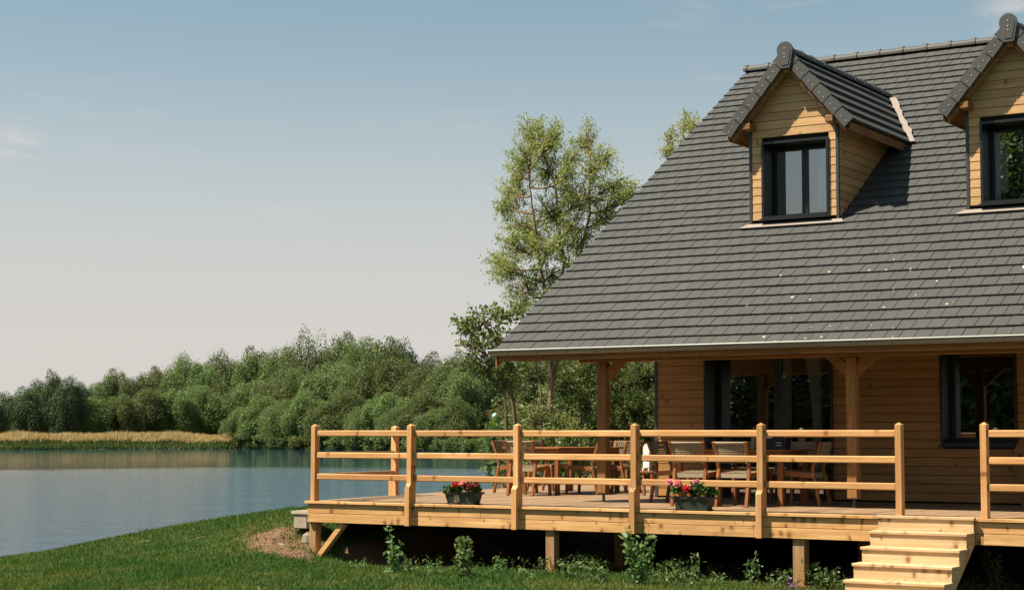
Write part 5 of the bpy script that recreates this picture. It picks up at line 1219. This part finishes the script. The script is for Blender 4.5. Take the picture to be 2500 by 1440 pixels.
# trees across the garden, outside the picture, that the windows mirror
for i, (x_, y_, h_, w_, lab) in enumerate([(-2, -35, 16, 6.0, 'tall garden tree mirrored in the right dormer window'), (-12, -36, 9.0, 5.0, 'garden tree mirrored in the left half of terrace door'), (-19, -31, 8.5, 5.0, 'garden tree mirrored beside the terrace door frame'), (3.5, -36, 13, 5.0, 'garden tree mirrored in ground-floor window'), (-7.5, -38, 9.0, 5.0, 'garden tree mirrored in right half of terrace door')]):
    t = thing('garden_tree', lab, 'tree', (x_, y_, -0.95), 'garden trees mirrored in the windows'); cme, tme = KINDS_['round'][i % 2]
    sc = (w_/4.4, w_/4.4, h_/14); c_ = link('crown', cme, t); c_.scale = sc; k_ = link('trunk', tme, t); k_.scale = sc

# ------------------------------------------------------------------ weeds under the deck
def weed(px, py, hpx, wpx, seed, label, leaf=0.07, matname='leaf_weed', lean=0.0, group='weeds growing in the shade under the deck', Y=None):
    P = onZ(px, py, -0.85); r_ = np.random.default_rng(seed)
    g = float(ground(P[0], P[1])); P = onZ(px, py, g); g = float(ground(P[0], P[1])); dep_ = float((np.array([P[0], P[1], g])-C)@F); k_ = dep_/FPX
    t = thing('weed', label, 'plant', (P[0], P[1], g), group); m_ = MB(); LP = []
    ns = max(3, int(wpx/10)); hh, ww = hpx*k_, wpx*k_
    for s in range(ns):
        tip = np.array([P[0]+r_.uniform(-0.5, 0.5)*ww+lean*hh, P[1]+r_.uniform(-0.5, 0.3)*min(ww, 0.3), g+hh*r_.uniform(0.55, 1.0)])
        b0 = np.array([P[0]+r_.uniform(-0.2, 0.2)*ww, P[1]+r_.uniform(-0.05, 0.05), g-0.02]); tb = bez(b0, (b0+tip)/2+r_.normal(size=3)*0.04, tip, 6); m_.tube(tb, list(np.linspace(0.006, 0.002, 6)), 4)
        n_ = int(10+hh*r_.uniform(20, 50)); q = r_.uniform(0.12, 1.0, n_)[:, None]; LP.append((1-q)**2*b0+2*q*(1-q)*((b0+tip)/2)+q*q*tip+r_.normal(size=(n_, 3))*0.02)
    W(m_, t, 'stems', 'leaf_weed'); LP_ = np.concatenate(LP); V, Q = leaf_cloud(LP_, leaf*r_.uniform(0.5, 1.25, len(LP_)), leaf*0.5, r_, -0.1); HP(link('leaves', npmesh('leaves', V, Q, matname)), t)
WEEDS = [(962, 1404, 105, 50, 'tall leafy weed left of centre under the deck, nearest the corner brace', 0.07), (1135, 1410, 100, 80, 'pale broad-leaved weed under the first planter', 0.085), (1560, 1428, 125, 95, 'largest weed, climbing up to the fascia below a railing post', 0.085),
    (1000, 1400, 40, 50, 'low weed right of the leftmost tall weed under the deck', 0.06), (1060, 1408, 60, 40, 'thin wispy weed left of the pale broad-leaved weed', 0.04), (1205, 1412, 45, 60, 'low weed right of the pale broad-leaved weed', 0.06), (1290, 1418, 50, 60, 'low leafy weed left of the first pier', 0.06), (1395, 1420, 55, 65, 'yellow-green weed right of the first pier', 0.065),
    (1470, 1424, 45, 60, 'low weed left of the largest climbing weed', 0.065), (1640, 1432, 45, 60, 'low weed right of the largest climbing weed', 0.06), (1700, 1436, 60, 30, 'upright weed midway between the two front piers', 0.06), (1760, 1438, 50, 60, 'straggling weed left of the second pier', 0.05), (1835, 1440, 70, 50, 'weed close to left side of the second pier', 0.05), (1900, 1446, 50, 50, 'low weed at foot of the second pier', 0.055), (2010, 1450, 55, 60, 'bright leafy weed right of the second pier', 0.065), (2050, 1452, 60, 40, 'weed tucked against left side of the stairs', 0.06), (2430, 1456, 110, 60, 'grassy weed in the shade right of the stairs', 0.05),
    (880, 1396, 26, 60, 'low clover-like weed at edge of the lawn below the brace', 0.05), (700, 1310, 50, 40, 'green weed on the bare earth bank by the concrete block', 0.06), (655, 1350, 50, 60, 'leafy weed at foot of the bare earth bank', 0.06), (640, 1295, 25, 70, 'brown-tipped weed on top of the earth bank', 0.04)]
for i, (px, py, hp, wp, lab, lf) in enumerate(WEEDS): weed(px, py-(random.uniform(0, 14) if 3 <= i < 17 else 0), hp*(1.15 if i < 3 else random.uniform(0.5, 1.5)), wp*(1.1 if i < 3 else random.uniform(0.6, 1.5)), 400+i, lab, lf, lean=random.uniform(-0.1, 0.1))
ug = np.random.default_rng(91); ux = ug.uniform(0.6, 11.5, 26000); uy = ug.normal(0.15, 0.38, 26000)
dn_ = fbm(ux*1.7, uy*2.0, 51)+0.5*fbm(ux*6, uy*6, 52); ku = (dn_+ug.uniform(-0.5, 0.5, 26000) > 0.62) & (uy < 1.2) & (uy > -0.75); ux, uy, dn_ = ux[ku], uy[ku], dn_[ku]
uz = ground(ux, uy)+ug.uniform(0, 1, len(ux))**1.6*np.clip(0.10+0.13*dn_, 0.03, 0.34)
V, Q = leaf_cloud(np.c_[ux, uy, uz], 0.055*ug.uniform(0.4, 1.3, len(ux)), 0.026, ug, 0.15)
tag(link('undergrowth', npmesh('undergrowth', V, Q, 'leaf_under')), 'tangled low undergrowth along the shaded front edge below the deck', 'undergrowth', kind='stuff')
weed(668, 1292, 34, 60, 451, 'dry reddish-brown tuft on the bare earth bank', 0.05, 'pet_dry', group=None)
weed(720, 1345, 26, 40, 452, 'small dry tuft at foot of the bank beside the corner pier', 0.04, 'pet_dry', group=None)
weed(1935, 1446, 45, 40, 441, 'small lavender flowering at foot of the second pier', 0.035, 'pet_lav')
